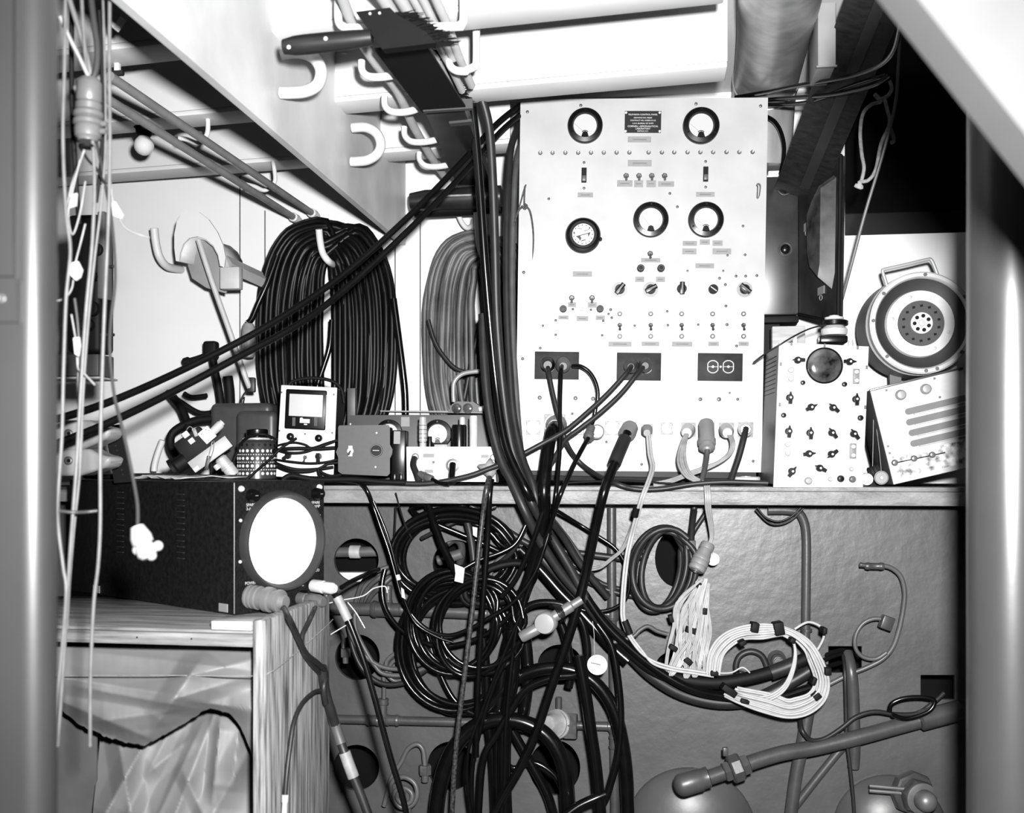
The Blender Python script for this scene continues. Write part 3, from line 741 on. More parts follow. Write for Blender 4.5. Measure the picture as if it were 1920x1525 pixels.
cable('hanging_cable', 'thin grey cable hanging from the upper right down behind the open dark case', [(1694, -20, 2.5), (1688, 60), (1684, 130), (1678, 200, 2.55), (1652, 300), (1622, 400, 2.62), (1590, 520), (1570, 590, 2.70), (1556, 616, 2.66)], 3.2, mat('cable_mid', .16, .4), 'cable', v0=2.5)

# dark metal case with its door swung open
dc = T('equipment_case', 'dark metal equipment case with open bulged door right of the panel', 'equipment case', 1470, 905, 2.80)
a, b, e, f = dc.rect(1404, 330, 1497, 592)
dc.part('body', MB().box(a, b, 0, .15, e, f, .004), SOOT)
dc.part('lower_rail', dc.slab(1404, 592, 1498, 606, .004, .15, .002), BLKM)
dc.part('stand', dc.slab(1420, 606, 1462, 904, .04, .15), BLKM)
for x, yy in ((1471, 354), (1472, 468)):
    c = dc.l(x, yy)
    lk = dc.part('lock_ring', MB().ring(c + Vector((0, -.002, 0)), FRONT, .016, .002, 28, 8), mat('worn_edge', .12, .3, metal=.4))
    dc.part('lock_boss', MB().lathe([(.012, 0), (.012, .006), (.006, .010), (0, .010)], c, FRONT, 20), BAKE, lk)
# the door: hinged on the right of the body, standing out towards the lens
def P2(x, yy, v): return dc.I @ W(x, yy, v)
hA, hB = P2(1498, 330, 2.80), P2(1498, 590, 2.80)          # hinge line
oA, oB = P2(1577, 292, 2.62), P2(1572, 606, 2.62)          # free edge
dn = ((oA - hA).cross(hB - hA)).normalized(); dn = dn if dn.y < 0 else -dn
mb = MB(); q = [hA, oA, oB, hB]; vs = [mb.bm.verts.new(p) for p in q]; ws = [mb.bm.verts.new(p - dn * .012) for p in q]
mb.face(vs); mb.face(ws[::-1])
for i in range(4): mb.face([vs[i], ws[i], ws[(i + 1) % 4], vs[(i + 1) % 4]])
door = dc.part('door', mb, SOOT)
mb = MB()
for p0, p1 in ((hA, oA), (oA, oB), (oB, hB)): mb.tube([p0, p1], .005, 8)
dc.part('door_edge', mb, BLKM, door)
def dpt(s_, t_, h=0.0):
    top_ = hA.lerp(oA, s_); bot = hB.lerp(oB, s_); return top_.lerp(bot, t_) + dn * h
prof = [(.44, .30), (.46, .60), (.56, .72), (.84, .80), (.90, .70), (.90, .12), (.84, .10), (.60, .20)]
mb = MB(); lo = [mb.bm.verts.new(dpt(s_, t_, .0)) for s_, t_ in prof]
cs = sum(s for s, t in prof) / 8; ct_ = sum(t for s, t in prof) / 8
hi = [mb.bm.verts.new(dpt(cs + (s_ - cs) * .72, ct_ + (t_ - ct_) * .80, .035)) for s_, t_ in prof]
mb.face(hi)
for i in range(8): mb.face([lo[i], hi[i], hi[(i + 1) % 8], lo[(i + 1) % 8]])
dc.part('door_bulge', mb, mat('worn_black', .05, .4, var=.8, scale=22, detail=8), door)
for s_, t_, w_, h_ in ((.16, .36, .13, .055), (.52, .80, .15, .05)):
    dc.part('latch_plate', MB().prism3([dpt(s_, t_, .001), dpt(s_ + w_, t_ - .02, .001), dpt(s_ + w_, t_ + h_ - .02, .001), dpt(s_, t_ + h_, .001)], dn * .003), mat('latch_metal', .22, .45), door)
    p = dpt(s_ + w_ / 2, t_ + h_ + .01, .003)
    dc.part('latch_loop', MB().ring(p, dn, .006, .0014, 16, 6), mat('latch_metal', .22, .45), door)

# rope hanging in the dark right of the case
rp = [(1668, 152, 2.66), (1672, 166), (1664, 180), (1648, 186), (1640, 176), (1652, 190), (1634, 196), (1618, 214), (1613, 250), (1616, 290), (1620, 316), (1613, 344), (1604, 348), (1616, 352), (1611, 342), (1628, 338), (1642, 318), (1652, 270), (1668, 232), (1664, 206), (1658, 184, 2.66)]
cable('knotted_rope', 'pale looped rope with a knot at top and bottom hanging right of the dark case', rp, 3.6, ROPE, 'rope', v0=2.66)
cable('rope_end', 'short frayed rope end sticking out in the shadow right of the knotted rope', [(1668, 238, 2.68), (1674, 252), (1676, 264), (1670, 268)], 4, mat('dim_rope', .2, .8), 'rope', v0=2.68)

# round drum lamp with carrying handle and the tilted amplifier box below it
dm = T('signal_lamp', 'round metal lamp drum with concentric rings and wire handle above the tilted box', 'signal lamp', 1728, 702, 2.70, yaw=3, roll=-12)
c = dm.l(1728, 606); k = dm.k
dm.part('drum', MB().lathe([(97 * k, -.13), (97 * k, -.03), (84 * k, -.028)], c, FRONT, 64), mat('lamp_case', .25, .5, var=.3))
dm.part('rim', MB().lathe([(96 * k, -.012), (96 * k, .004), (93 * k, .008), (87 * k, .008), (84 * k, .002), (84 * k, -.012)], c, FRONT, 64, False), mat('lamp_rim', .66, .45, var=.15, scale=20))
dm.part('dark_cone', MB().lathe([(84 * k, -.004), (63 * k, -.020), (0, -.022)], c, FRONT, 64, False), mat('cone_paper', .03, .6), ang=60)
dm.part('pale_ring', MB().lathe([(64 * k, -.020), (62 * k, -.008), (43 * k, -.004), (42 * k, -.010), (0, -.010)], c, FRONT, 56), mat('lamp_ring', .72, .45, var=.06))
dm.part('dark_disc', MB().lathe([(42 * k, -.008), (42 * k, -.003), (0, -.003)], c, FRONT, 48), mat('disc_grey', .06, .5))
mb = MB()
for q in range(14):
    a = 2 * PI * q / 14; mb.box(-.0032, .0032, -.001, .001, -.0028, .0028, 0, 1, Matrix.Translation(c + Vector((33 * k * math.cos(a), .0025, 33 * k * math.sin(a)))))
dm.part('vent_holes', mb, BLKM)
hub = dm.part('hub', MB().lathe([(20 * k, -.003), (20 * k, .002), (18 * k, .003), (0, .003)], c, FRONT, 36), mat('lamp_ring', .72, .45))
mb = MB()
for q in range(7):
    a = 2 * PI * q / 7 + .3; mb.cyl(c + Vector((13.5 * k * math.cos(a), -.0025, 13.5 * k * math.sin(a))), FRONT, 3.6 * k, .002, 12)
dm.part('hub_holes', mb, BLKM, hub)
dm.part('hub_cap', MB().lathe([(6.5 * k, .003), (5.5 * k, .006), (0, .0065)], c, FRONT, 20), CHROME, hub)
for q in (20, 75, 130, 165, 212, 262, 275, 310):
    a = R(q); dm.part('rim_screw', MB().cyl(c + Vector((90 * k * math.cos(a), -.008, 90 * k * math.sin(a))), FRONT, 3.4 * k, .003, 10), DSTEEL)
for q in (100, 158, 218, 286, 330):
    a = R(q); dm.part('ring_bolt', MB().lathe([(3.6 * k, 0), (3.6 * k, .003), (0, .0035)], c + Vector((53 * k * math.cos(a), .006, 53 * k * math.sin(a))), FRONT, 12), STEEL)
H = [dm.l(x, yy, -.0) for x, yy in ((1664, 540), (1660, 526), (1655, 509), (1660, 505), (1700, 496), (1738, 487), (1746, 488), (1752, 500), (1758, 516))]
dm.part('handle', MB().tube(catmull(H, 4), .0042, 10), mat('handle_metal', .5, .4, metal=.2), ang=60)

tb = T('amplifier_box', 'pale tilted metal box with slots and knobs, leaning right of the oscilloscope', 'amplifier', 1675, 909, 2.56, roll=-13.5)
a, b, e, f = tb.rect(1675, 700, 1850, 909)
zt = tb.l(1633, 733).z; xr = tb.l(1850, 870).x; xl = tb.l(1675, 908).x
tb.part('front_panel', MB().box(xl, xr, -.002, 0, 0, zt, .0008, 1), mat('amp_panel', .55, .5, var=.12, scale=18, detail=8))
tb.part('case', MB().box(xl - .001, xr + .001, 0, .20, -.001, zt + .002, .003), mat('amp_case', .08, .5))
tb.part('top_edge', MB().box(xl - .002, xr, -.006, 0, zt - .001, zt + .004, .001), mat('worn_edge', .12, .3))
tb.part('worn_strip', MB().box(xl + .012, xr - .004, -.0028, -.002, .012, .064, 0), mat('worn_strip_paint', .55, .6, var=.9, scale=60, detail=8))
k = tb.k
for x, yy in ((1688, 741), (1735, 730)):
    tb.part('knob', MB().lathe([(10 * k, 0), (10 * k, .004), (9 * k, .012), (7 * k, .015), (0, .016)], tb.l(x, yy), FRONT, 28), mat('amp_knob', .42, .3, metal=.3))
for x, yy in ((1703, 772), (1705, 792), (1710, 812), (1713, 832)):
    p = tb.l(x, yy, -.002); mb = MB(); n = 10; pl = []
    for q in range(n + 1):
        aa = PI / 2 + PI * q / n; pl.append((p.x + 6 * k * math.cos(aa), p.z + 6 * k * math.sin(aa)))
    pl += [(xr - .01, p.z - 6 * k), (xr - .01, p.z + 6 * k)]
    tb.part('louvre', mb.prism(pl, -.0026, -.002), mat('slot_grey', .16, .6))
    tb.part('louvre_lip', MB().box(p.x + .01, xr - .01, -.008, -.002, p.z - 8 * k, p.z - 6 * k, .001), mat('amp_panel', .55, .5))
for x, yy in ((1677, 868), (1713, 860), (1747, 853)):
    tb.part('knob', MB().lathe([(6 * k, 0), (6 * k, .006), (4 * k, .010), (0, .011)], tb.l(x, yy), FRONT, 20), mat('amp_knob_dark', .2, .3, metal=.4))
a_, b_ = tb.l(1680, 868, -.004), tb.l(1772, 849, -.004)
tb.part('link_bar', MB().tube([a_, b_], .0014, 6), BLKM)
for x, yy in ((1662, 732), (1665, 837), (1668, 850), (1752, 710), (1762, 745)):
    tb.part('screw', MB().cyl(tb.l(x, yy, -.002), FRONT, .0028, .0015, 10), DSTEEL)

# small things between scope and box
sp = T('cable_reel', 'small pale round reel lying on edge on the shelf left of the tilted box', 'reel', 1652, 910, 2.53)
c = sp.l(1652, 896); k = sp.k
sp.part('flange', MB().lathe([(13 * k, 0), (13 * k, .004), (11.5 * k, .005), (10.5 * k, .0035), (0, .0035)], c, FRONT, 30), mat('reel_metal', .30, .4))
sp.part('core', MB().cyl(c, (0, 1, 0), 10 * k, .03, 24), DGR)
sp.part('hub', MB().lathe([(3.2 * k, .0035), (2.6 * k, .007), (0, .007)], c, FRONT, 14), STEEL)
sp = T('rubber_roll', 'dark ribbed rubber roll lying behind the small pale reel', 'roll', 1636, 888, 2.60)
sp.part('roll', MB().lathe([(.014, 0), (.017, .003), (.015, .006), (.017, .010), (.015, .014), (.017, .018), (.015, .022), (.017, .027), (.014, .030)], sp.l(1630, 890) + Vector((0, 0, 0)), (.8, -.3, .4), 24), DGR)
sp.part('support', MB().box(-.012, .012, -.01, .02, -.032, -.008, .002), BLKM)
sp = T('film_can', 'short white can lying on the shelf tight against the oscilloscope', 'can', 1625, 912, 2.515)
sp.part('can', MB().lathe([(.013, 0), (.014, .002), (.014, .030), (.012, .032), (0, .032)], sp.l(1626, 899), (0, 1, 0), 22), WHT)
cable('hanging_thread', 'thin pale thread hanging down to the small round reel', [(1638, 770, 2.60), (1637, 830), (1636, 880, 2.59)], .7, LGR, 'thread', v0=2.6)
cable('hanging_thread', 'thin pale thread hanging at a slant behind the reel, right of the other thread', [(1641, 785, 2.60), (1648, 840), (1653, 890, 2.545)], .7, LGR, 'thread', v0=2.6)
top('support_strut', MB().prism3([W(1668, 700, 2.8), W(1690, 700, 2.8), W(1690, 906, 2.8), W(1676, 906, 2.8)], EY * .02), mat('strut_grey', .1, .5), 'short grey strut behind the tilted box under the round lamp', 'strut')
tr = T('tape_roll', 'flat white round tape roll under the bottom right corner of the panel', 'tape roll', 1399, 909, 2.58)
tr.part('roll', MB().lathe([(.030, 0), (.033, .002), (.033, .017), (.030, .019), (.014, .019), (.014, .016), (0, .016)], (0, 0, 0), (0, 0, 1), 32), PAPER)
tr.part('lid', MB().lathe([(.012, .016), (.012, .020), (0, .020)], (0, 0, 0), (0, 0, 1), 20), STEEL)
# ------------------------------------------------------------------ left wall: coils on hooks, saddle, clamp
big = T('x', '', '', 612, 900, 2.85, frame_only=True)
def strand_coil(name, label, cx, ytop_in, ytop_out, rx_in, rx_out, ybot, v, n, r, m, seed, group):
    q = random.Random(seed); P = []
    for i in range(n):
        s = q.random() ** .8; rx = rx_in + (rx_out - rx_in) * s; yt = ytop_in + (ytop_out - ytop_in) * s
        lay = q.random(); vv = v - .075 * lay * (1 - .55 * s)
        yb = ybot + 30 * s + q.uniform(-14, 14); dx = q.uniform(-3, 3)
        for k in range(18):
            a = PI / 2 + 2 * PI * k / 18
            y = math.sin(a); x = math.cos(a)
            # a slack loop hung over a hook: a rounded top and long straight sides
            yy = (yt + yb) / 2 - (yb - yt) / 2 * (abs(y) ** .75) * (1 if y > 0 else -1)
            xx = cx + dx + rx * (abs(x) ** .70) * (1 if x > 0 else -1) + q.uniform(-1.6, 1.6)
            P.append(W(xx, yy, vv + .004 * q.uniform(-1, 1)))
    return top(name, MB().tube(catmull(P, 3), r * W(cx, 600, v).y / F, 7), m, label, 'cable coil', group, ang=60)
strand_coil('cable_coil', 'big black cable coil of many turns hung on a white wall hook', 613, 492, 414, 10, 128, 820, 2.93, 64, 5.6, COILB, 5, 'cable coils on wall hooks')
strand_coil('cable_coil', 'greyish cable coil on a wall hook, half hidden behind dark cables', 898, 500, 436, 10, 102, 800, 2.93, 46, 5.6, GROPE, 8, 'cable coils on wall hooks')
def strap_hook(pts, v0, r, lab, m=WHT, flat=1.0):
    return top('wall_hook', MB().tube(catmull(path(pts, v0), 5), r * mpp(pts[0][0], v0), 10, flat=flat), m, lab, 'hook', 'white wall hooks', ang=60)
strap_hook([(598, 430, 2.80), (600, 450), (605, 474), (616, 490, 2.83), (628, 498, 2.92), (632, 500, 2.975)], 2.83, 6.5, 'white wall hook through the top of the big black cable coil')
strap_hook([(894, 398, 2.80), (896, 430), (899, 460), (906, 482, 2.83), (914, 494, 2.92), (918, 498, 2.975)], 2.83, 6.5, 'white wall hook through the top of the greyish cable coil')
strap_hook([(289, 428, 2.84), (292, 455), (299, 482, 2.86), (314, 500, 2.90), (340, 506, 2.975)], 2.86, 7.5, 'empty white wall hook left of the saddle-shaped bracket')
strap_hook([(305, 826, 2.86), (296, 850), (290, 872), (289, 884, 2.86)], 2.86, 6, 'white bent hook end low on the left wall beside the shelf')
strap_hook([(858, 396, 2.88), (864, 414), (874, 427), (884, 424), (887, 414, 2.96)], 2.88, 5, 'small pale hook on the wall just left of the greyish coil top')
# loose ends of the coils
cable('cable_tail', 'black cable end hanging straight down right of the big black coil', [(738, 560, 2.84), (746, 620), (755, 690), (760, 740), (761, 800, 2.86)], 6, BLK, v0=2.85)
t = cable('cable_tail', 'black cable end with a pale insulated plug hanging left of the big black coil', [(520, 480, 2.88), (502, 530), (484, 570), (472, 598), (464, 606, 2.86)], 6, BLK, v0=2.86)
plug(t, W(466, 606, 2.86), W(466, 672, 2.86), [(0, 0), (.014, .02), (.018, .15), (.019, .8), (.016, .97), (0, 1)], LGR, 'connector', 'pale insulated connector')
cable('cable_tail', 'black loose cable strand crossing the opening of the big black coil', [(622, 600, 2.86), (618, 650), (606, 690), (596, 720), (588, 760, 2.86)], 5, BLK, v0=2.86)
cable('cable_tail', 'dark crossing strand in the opening of the greyish coil', [(902, 600, 2.88), (890, 650), (880, 700), (870, 750, 2.88)], 5, DGR, v0=2.88)
cable('cable_tail', 'grey twisted lead looping low across the greyish coil', [(803, 600, 2.84), (815, 640), (835, 672), (860, 694), (900, 700), (930, 696, 2.84)], 4, DGR, v0=2.84)

# saddle bracket with its square bar
sd_ = T('saddle_bracket', 'white arched saddle bracket sticking out of the wall on a square bar', 'bracket', 380, 540, 2.72)
outr = [(331, 490), (328, 466), (328, 440), (333, 415), (343, 400), (357, 394), (374, 398), (392, 412), (408, 435), (419, 460), (424, 484), (421, 502)]
innr = [(414, 499), (410, 478), (401, 461), (387, 449), (371, 444), (356, 447), (345, 458), (339, 474), (337, 491)]
sd_.part('front_flange', MB().prism([(sd_.l(x, y).x, sd_.l(x, y).z) for x, y in outr + innr], -.004, .004), WHT)
mb = MB(); A_ = [mb.bm.verts.new(sd_.l(x, y, .004)) for x, y in innr]; B_ = [mb.bm.verts.new(sd_.l(x, y, .004) + Vector((.03, .09, 0))) for x, y in innr]
for p, q_, r_, s_ in zip(A_, A_[1:], B_[1:], B_): mb.face([p, q_, r_, s_])
tr_ = sd_.part('trough', mb, mat('trough_white', .6, .5), ang=60); tr_.modifiers.new('t', 'SOLIDIFY').thickness = .004
sd_.part('back_plate', MB().prism([(sd_.l(x, y).x, sd_.l(x, y).z) for x, y in innr + [(345, 516), (372, 534), (410, 545)]], .05, .055), mat('saddle_grey', .30, .55))
a, b = sd_.l(425, 492, .03), sd_.l(520, 536, .24)
mb = MB().prism3([a + Vector((0, 0, .019)), a + Vector((.016, 0, -.004)), a + Vector((.004, .01, -.026)), a + Vector((-.012, .01, -.004))], b - a)
sd_.part('square_bar', mb, mat('bar_grey', .42, .5))
sd_.part('end_block', sd_.slab(412, 500, 448, 542, .0, .03, .003), mat('bar_pale', .58, .5))
rd = top('hooked_rod', MB().tube(catmull(path([(372, 450, 2.70), (398, 530), (430, 620), (462, 712), (470, 730, 2.76)]), 5), .0075, 12), mat('rod_paint', .55, .45), 'pale straight rod hanging at a slant from the saddle bracket', 'rod', ang=60)
sub('hinge', MB().box(-.010, .010, -.008, .008, -.02, .02, .003, 2, Matrix.Translation(W(472, 722, 2.755))), DGR, rd)
sub('wire_tail', MB().tube(catmull(path([(470, 728, 2.75), (458, 738), (452, 752), (458, 745), (454, 770, 2.76)]), 4), .0022, 6), DGR, rd)

# dark clamp stand and its bent arms low on the left wall
ks = T('clamp_stand', 'black metal clamp stand with a cross bar and knob against the left wall', 'clamp stand', 412, 905, 2.865)
def kt(nm, pts, r, m=BLKM, dy=0): return ks.part(nm, MB().tube(catmull([ks.l(x, y, dy) for x, y in pts], 4), r, 10), m, ang=60)
kt('upright', [(395, 650), (402, 690), (412, 740), (416, 800), (418, 900)], .011)
kt('cross_bar', [(352, 677), (375, 670), (405, 658)], .007)
ks.part('knob', MB().cyl(ks.l(344, 680), (1, 0, .3), .012, .02, 16, .003), BLKM)
ks.part('clamp_head', MB().box(-.02, .02, -.015, .015, -.022, .03, .008, 3, Matrix.Translation(ks.l(396, 660))), BLKM)
kt('second_upright', [(427, 706), (431, 740), (432, 800)], .014, dy=.02)
kt('side_arm', [(312, 735), (340, 755), (375, 775), (410, 772)], .008)
kt('lower_arm', [(388, 742), (360, 745), (345, 738)], .007)
cable('gooseneck', 'black bent arm curving down from the clamp stand to the shelf behind the gadget', [(410, 785, 2.78), (372, 788), (340, 800), (322, 815), (320, 835), (330, 855), (345, 870, 2.74)], 8, BLKM, 'bent arm', v0=2.76)
cable('gooseneck', 'second black bent arm branching up left from the clamp stand', [(318, 738, 2.80), (338, 762), (350, 790), (352, 810, 2.76)], 8, BLKM, 'bent arm', v0=2.78)

# ------------------------------------------------------------------ instruments left of the panel
# two grey rounded canisters behind
for x0, y0, x1, y1, v, lab in ((392, 755, 508, 905, 2.74, 'larger grey rounded metal housing behind the gadget'), (440, 770, 516, 905, 2.70, 'smaller grey rounded metal housing in front of the larger one, behind the perforated can')):
    g = T('metal_housing', lab, 'housing', (x0 + x1) / 2, 905, v)
    dp_ = .09 if v > 2.72 else .036
    g.part('shell', g.slab(x0, y0, x1, y1, 0, dp_, .017, 5), GPLATE)
    g.part('base_rim', MB().box(g.rect(x0, y0, x1, y1)[0] - .002, g.rect(x0, y0, x1, y1)[1] + .002, -.002, dp_ + .001, 0, .008, .002), GPLATE)

# stripped chassis gadget tilted on the monitor
gd = T('tilted_chassis', 'small stripped instrument chassis with coils and lens, tipped over on top of the monitor', 'instrument chassis', 385, 902, 2.42, yaw=20, roll=0)
def gbox(nm, cx_, cy_, w, h, d0, d1, ang, m, bev=.001, par=None):
    k = gd.k; c = gd.l(cx_, cy_, d0)
    return gd.part(nm, MB().box(-w * k / 2, w * k / 2, 0, d1 - d0, -h * k / 2, h * k / 2, bev, 2, Matrix.Translation(c) @ Matrix.Rotation(R(-ang), 4, 'Y')), m, par)
def gcyl(nm, cx_, cy_, r, ln, ang, d0, m, par=None, prof=None):
    k = gd.k; c = gd.l(cx_, cy_, d0); ax = (math.cos(R(ang)), 0, math.sin(R(ang)))
    return gd.part(nm, MB().lathe([(rr * k, hh * k) for rr, hh in prof] if prof else [(r * k * .9, 0), (r * k, 1.5 * k), (r * k, (ln - 1.5) * k), (r * k * .9, ln * k)], c, ax, 20), m, par)
gbox('chassis_plate', 394, 852, 84, 24, -.02, .05, 37, mat('chassis_alu', .42, .45))
gbox('label_plate', 368, 879, 12, 8, -.0215, -.02, 37, PAPER)
gbox('open_case', 362, 834, 58, 44, -.01, .06, 37, BLKM, .003)
gbox('mount_plate', 388, 816, 24, 26, -.026, -.018, 42, CHROME, .001)
for x, y in ((386, 806), (392, 807), (378, 814), (394, 818), (399, 818), (391, 826)):
    gd.part('hole', MB().cyl(gd.l(x, y, -.0262), FRONT, .0016, .0008, 8), BAKE)
gcyl('small_motor', 397, 812, 8, 24, 45, -.01, CHROME)
gcyl('motor_end', 412, 797, 6, 8, 45, -.01, CHROME)
gbox('relay', 348, 815, 12, 11, -.02, .0, 37, PAPER); gbox('relay', 359, 827, 11, 10, -.02, .0, 37, PAPER)
gbox('relay', 366, 812, 7, 14, -.015, .0, 20, LGR)
gcyl('lens_tube', 350, 862, 17, 30, 215, .0, BLKM, prof=[(15, 0), (15, 22), (19, 26), (19, 32), (14, 33), (13, 28), (0, 28)])
gcyl('glass_tube', 412, 858, 12, 34, -52, -.005, STEEL, prof=[(9, 0), (12, 3), (12, 20), (13, 21), (13, 24), (12, 25), (12, 40), (10, 43), (0, 43)])
gcyl('side_cap', 404, 872, 6, 10, -52, -.024, CHROME)
gbox('leg_bracket', 385, 893, 34, 5, -.01, .04, 0, BLKM)
gbox('foot_plate', 350, 896, 60, 6, .0, .05, 5, BLKM)
for pts in (((398, 828), (394, 845), (390, 860)), ((401, 826), (400, 845), (391, 870)), ((350, 806), (356, 800), (364, 806))):
    gd.part('hookup_wire', MB().tube(catmull([gd.l(x, y, -.024) for x, y in pts], 4), .0012, 6), LGR, ang=60)
gbox('dark_strap', 389, 868, 7, 26, -.024, -.02, -12, DGR)

# perforated lamp can
pc = T('perforated_can', 'perforated round metal can with a black knob top beside the gadget', 'can', 482, 902, 2.52)
k = pc.k; c = Vector((0, 0, 0)); zt = pc.l(482, 826).z
can = pc.part('shell', MB().lathe([(36 * k, 0), (36 * k, zt * .92), (32 * k, zt), (0, zt)], c, (0, 0, 1), 40), mat('can_metal', .06, .3, metal=.3), ang=60)
pc.part('collar', MB().lathe([(24 * k, zt), (27 * k, zt + .002), (27 * k, zt + .005), (23 * k, zt + .007), (0, zt + .007)], c, (0, 0, 1), 32), STEEL)
z2 = pc.l(482, 805).z
pc.part('knob', MB().lathe([(19 * k, zt + .006), (20 * k, zt + .008), (20 * k, z2 - .002), (18 * k, z2), (0, z2)], c, (0, 0, 1), 32), BAKE)
mb = MB(); mw = MB()
for row in range(7):
    big_ = row % 2 == 0; n_ = 24 if big_ else 48
    for q in range(n_):
        a = 2 * PI * (q + .5) / n_; z = pc.l(482, 888 - row * 7.0).z
        u_ = Vector((math.cos(a), math.sin(a), 0))
        mw.cyl(Vector((0, 0, z)) + u_ * (35.4 * k), u_, (2.9 if big_ else 1.0) * k, .0012, 10)
for q in range(20):
    a = 2 * PI * (q + .5) / 20; u_ = Vector((math.cos(a), math.sin(a), 0))
    mb.cyl(Vector((0, 0, pc.l(482, 835).z)) + u_ * (35.4 * k), u_, 2.6 * k, .0012, 10)
pc.part('perforations', mw, mat('hole_glint', .9, .4), can)
pc.part('dark_perforations', mb, BLKM, can)
pc.part('base', MB().cyl(c, (0, 0, 1), 38 * k, .006, 32, .001), BLKM)
cable('lamp_cable', 'black cord running round the perforated can toward the voltmeter', [(520, 825, 2.50), (495, 815, 2.46), (470, 818, 2.46), (452, 832, 2.48), (440, 860, 2.49), (432, 888, 2.46), (445, 898, 2.42)], 2.6, BLKM, 'cord', v0=2.46)
cable('lamp_cable', 'thin black cord slanting over the front of the perforated can', [(556, 822, 2.47), (530, 838, 2.45), (505, 862, 2.44), (480, 884, 2.44), (462, 900, 2.43)], 2.4, BLKM, 'cord', v0=2.45)

# voltmeter
vm = T('voltmeter', 'white voltmeter with wide meter window and black leads wrapped round it', 'voltmeter', 571, 901, 2.505, yaw=6, roll=2.6)
A, B, C_, D = (vm.l(527, 722), vm.l(632, 727), vm.l(625, 898), vm.l(517, 894))
def qplate(t, q, d0, d1):
    mb = MB(); vs = [mb.bm.verts.new(p + Vector((0, d0, 0))) for p in q]; ws = [mb.bm.verts.new(p + Vector((0, d1, 0))) for p in q]
    mb.face(vs); mb.face(ws[::-1])
    for i in range(4): mb.face([vs[i], ws[i], ws[(i + 1) % 4], vs[(i + 1) % 4]])
    return mb
fp = vm.part('front_panel', qplate(vm, (A, B, C_, D), 0, .004), WHT)
b_ = fp.modifiers.new('round', 'BEVEL'); b_.width = .003; b_.segments = 3; b_.limit_method = 'ANGLE'
e_ = Vector((.003, 0, 0)); vm.part('case', qplate(vm, (A + Vector((.003, 0, -.003)), B + Vector((-.003, 0, -.003)), C_ + Vector((-.003, 0, .003)), D + Vector((.003, 0, .003))), .004, .12), BLKM)
H = [vm.l(540, 724, .03), vm.l(552, 714, .03), vm.l(585, 709, .03), vm.l(620, 714, .03), vm.l(640, 730, .03), vm.l(645, 756, .03)]
vm.part('handle', MB().tube(catmull(H, 5), .0042, 8), BLKM, ang=60)
a, b, e, f = vm.rect(534, 733, 614, 804)
mf = vm.part('meter_frame', MB().box(a, b, -.008, 0, e, f, .0035, 3), BAKE)
a, b, e, f = vm.rect(541, 741, 606, 780, -.008)
vm.part('meter_window', MB().box(a, b, -.009, -.006, e, f, .004, 3), FACEW, mf)
a, b, e, f = vm.rect(562, 784, 581, 793, -.0085)
vm.part('maker_mark', MB().prism([(a, e), (b, e), (b, f - .003), (a + .008, f - .003), (a + .006, f), (a + .002, f), (a, f - .002)], -.0092, -.008), mat('mark_white', .7, .5), mf)
a, b, e, f = vm.rect(570, 795, 576, 797, -.0085); vm.part('maker_underline', MB().box(a, b, -.0090, -.008, e, f), mat('mark_white', .7, .5), mf)
for x in (551, 592):
    mb = MB()
    for q in (-2, 0, 2):
        p, r_ = vm.l(x + q, 783, -.0085), vm.l(x + q - .4, 799, -.0085); mb.tube([p, r_], .0006, 4)
    vm.part('frame_ribs', mb, LGR, mf)
p, r_ = vm.l(612, 741, -.0085), vm.l(610, 799, -.0085); vm.part('edge_glint', MB().tube([p, r_], .0011, 5), LGR, mf)
for x, y in ((545, 819), (598, 822)):
    k = vm.k; vm.part('knob', MB().lathe([(7 * k, 0), (7 * k, .006), (6 * k, .010), (4 * k, .012), (0, .0125)], vm.l(x, y), FRONT, 26), BAKE)
for x, y, an in ((541, 855, 40), (598, 856, 95)):
    k = vm.k; c = vm.l(x, y); kn = vm.part('selector', MB().lathe([(6 * k, 0), (6 * k, .008), (0, .009)], c, FRONT, 22), BAKE)
    ca, sa = math.cos(R(an)), math.sin(R(an)); pl = [(-11 * k, -3.5 * k), (-11 * k, 3.5 * k), (6 * k, 3 * k), (6 * k, -3 * k)]
    vm.part('pointer', MB().prism([(c.x + p * ca - q * sa, c.z + p * sa + q * ca) for p, q in pl], -.014, -.008), BAKE, kn)
toggle(572, 858, False, 3.2, t=vm)
for x, y in ((528, 736), (626, 740), (524, 808), (623, 812), (572, 814)): screw(x, y, 1.8, DSTEEL, t=vm)
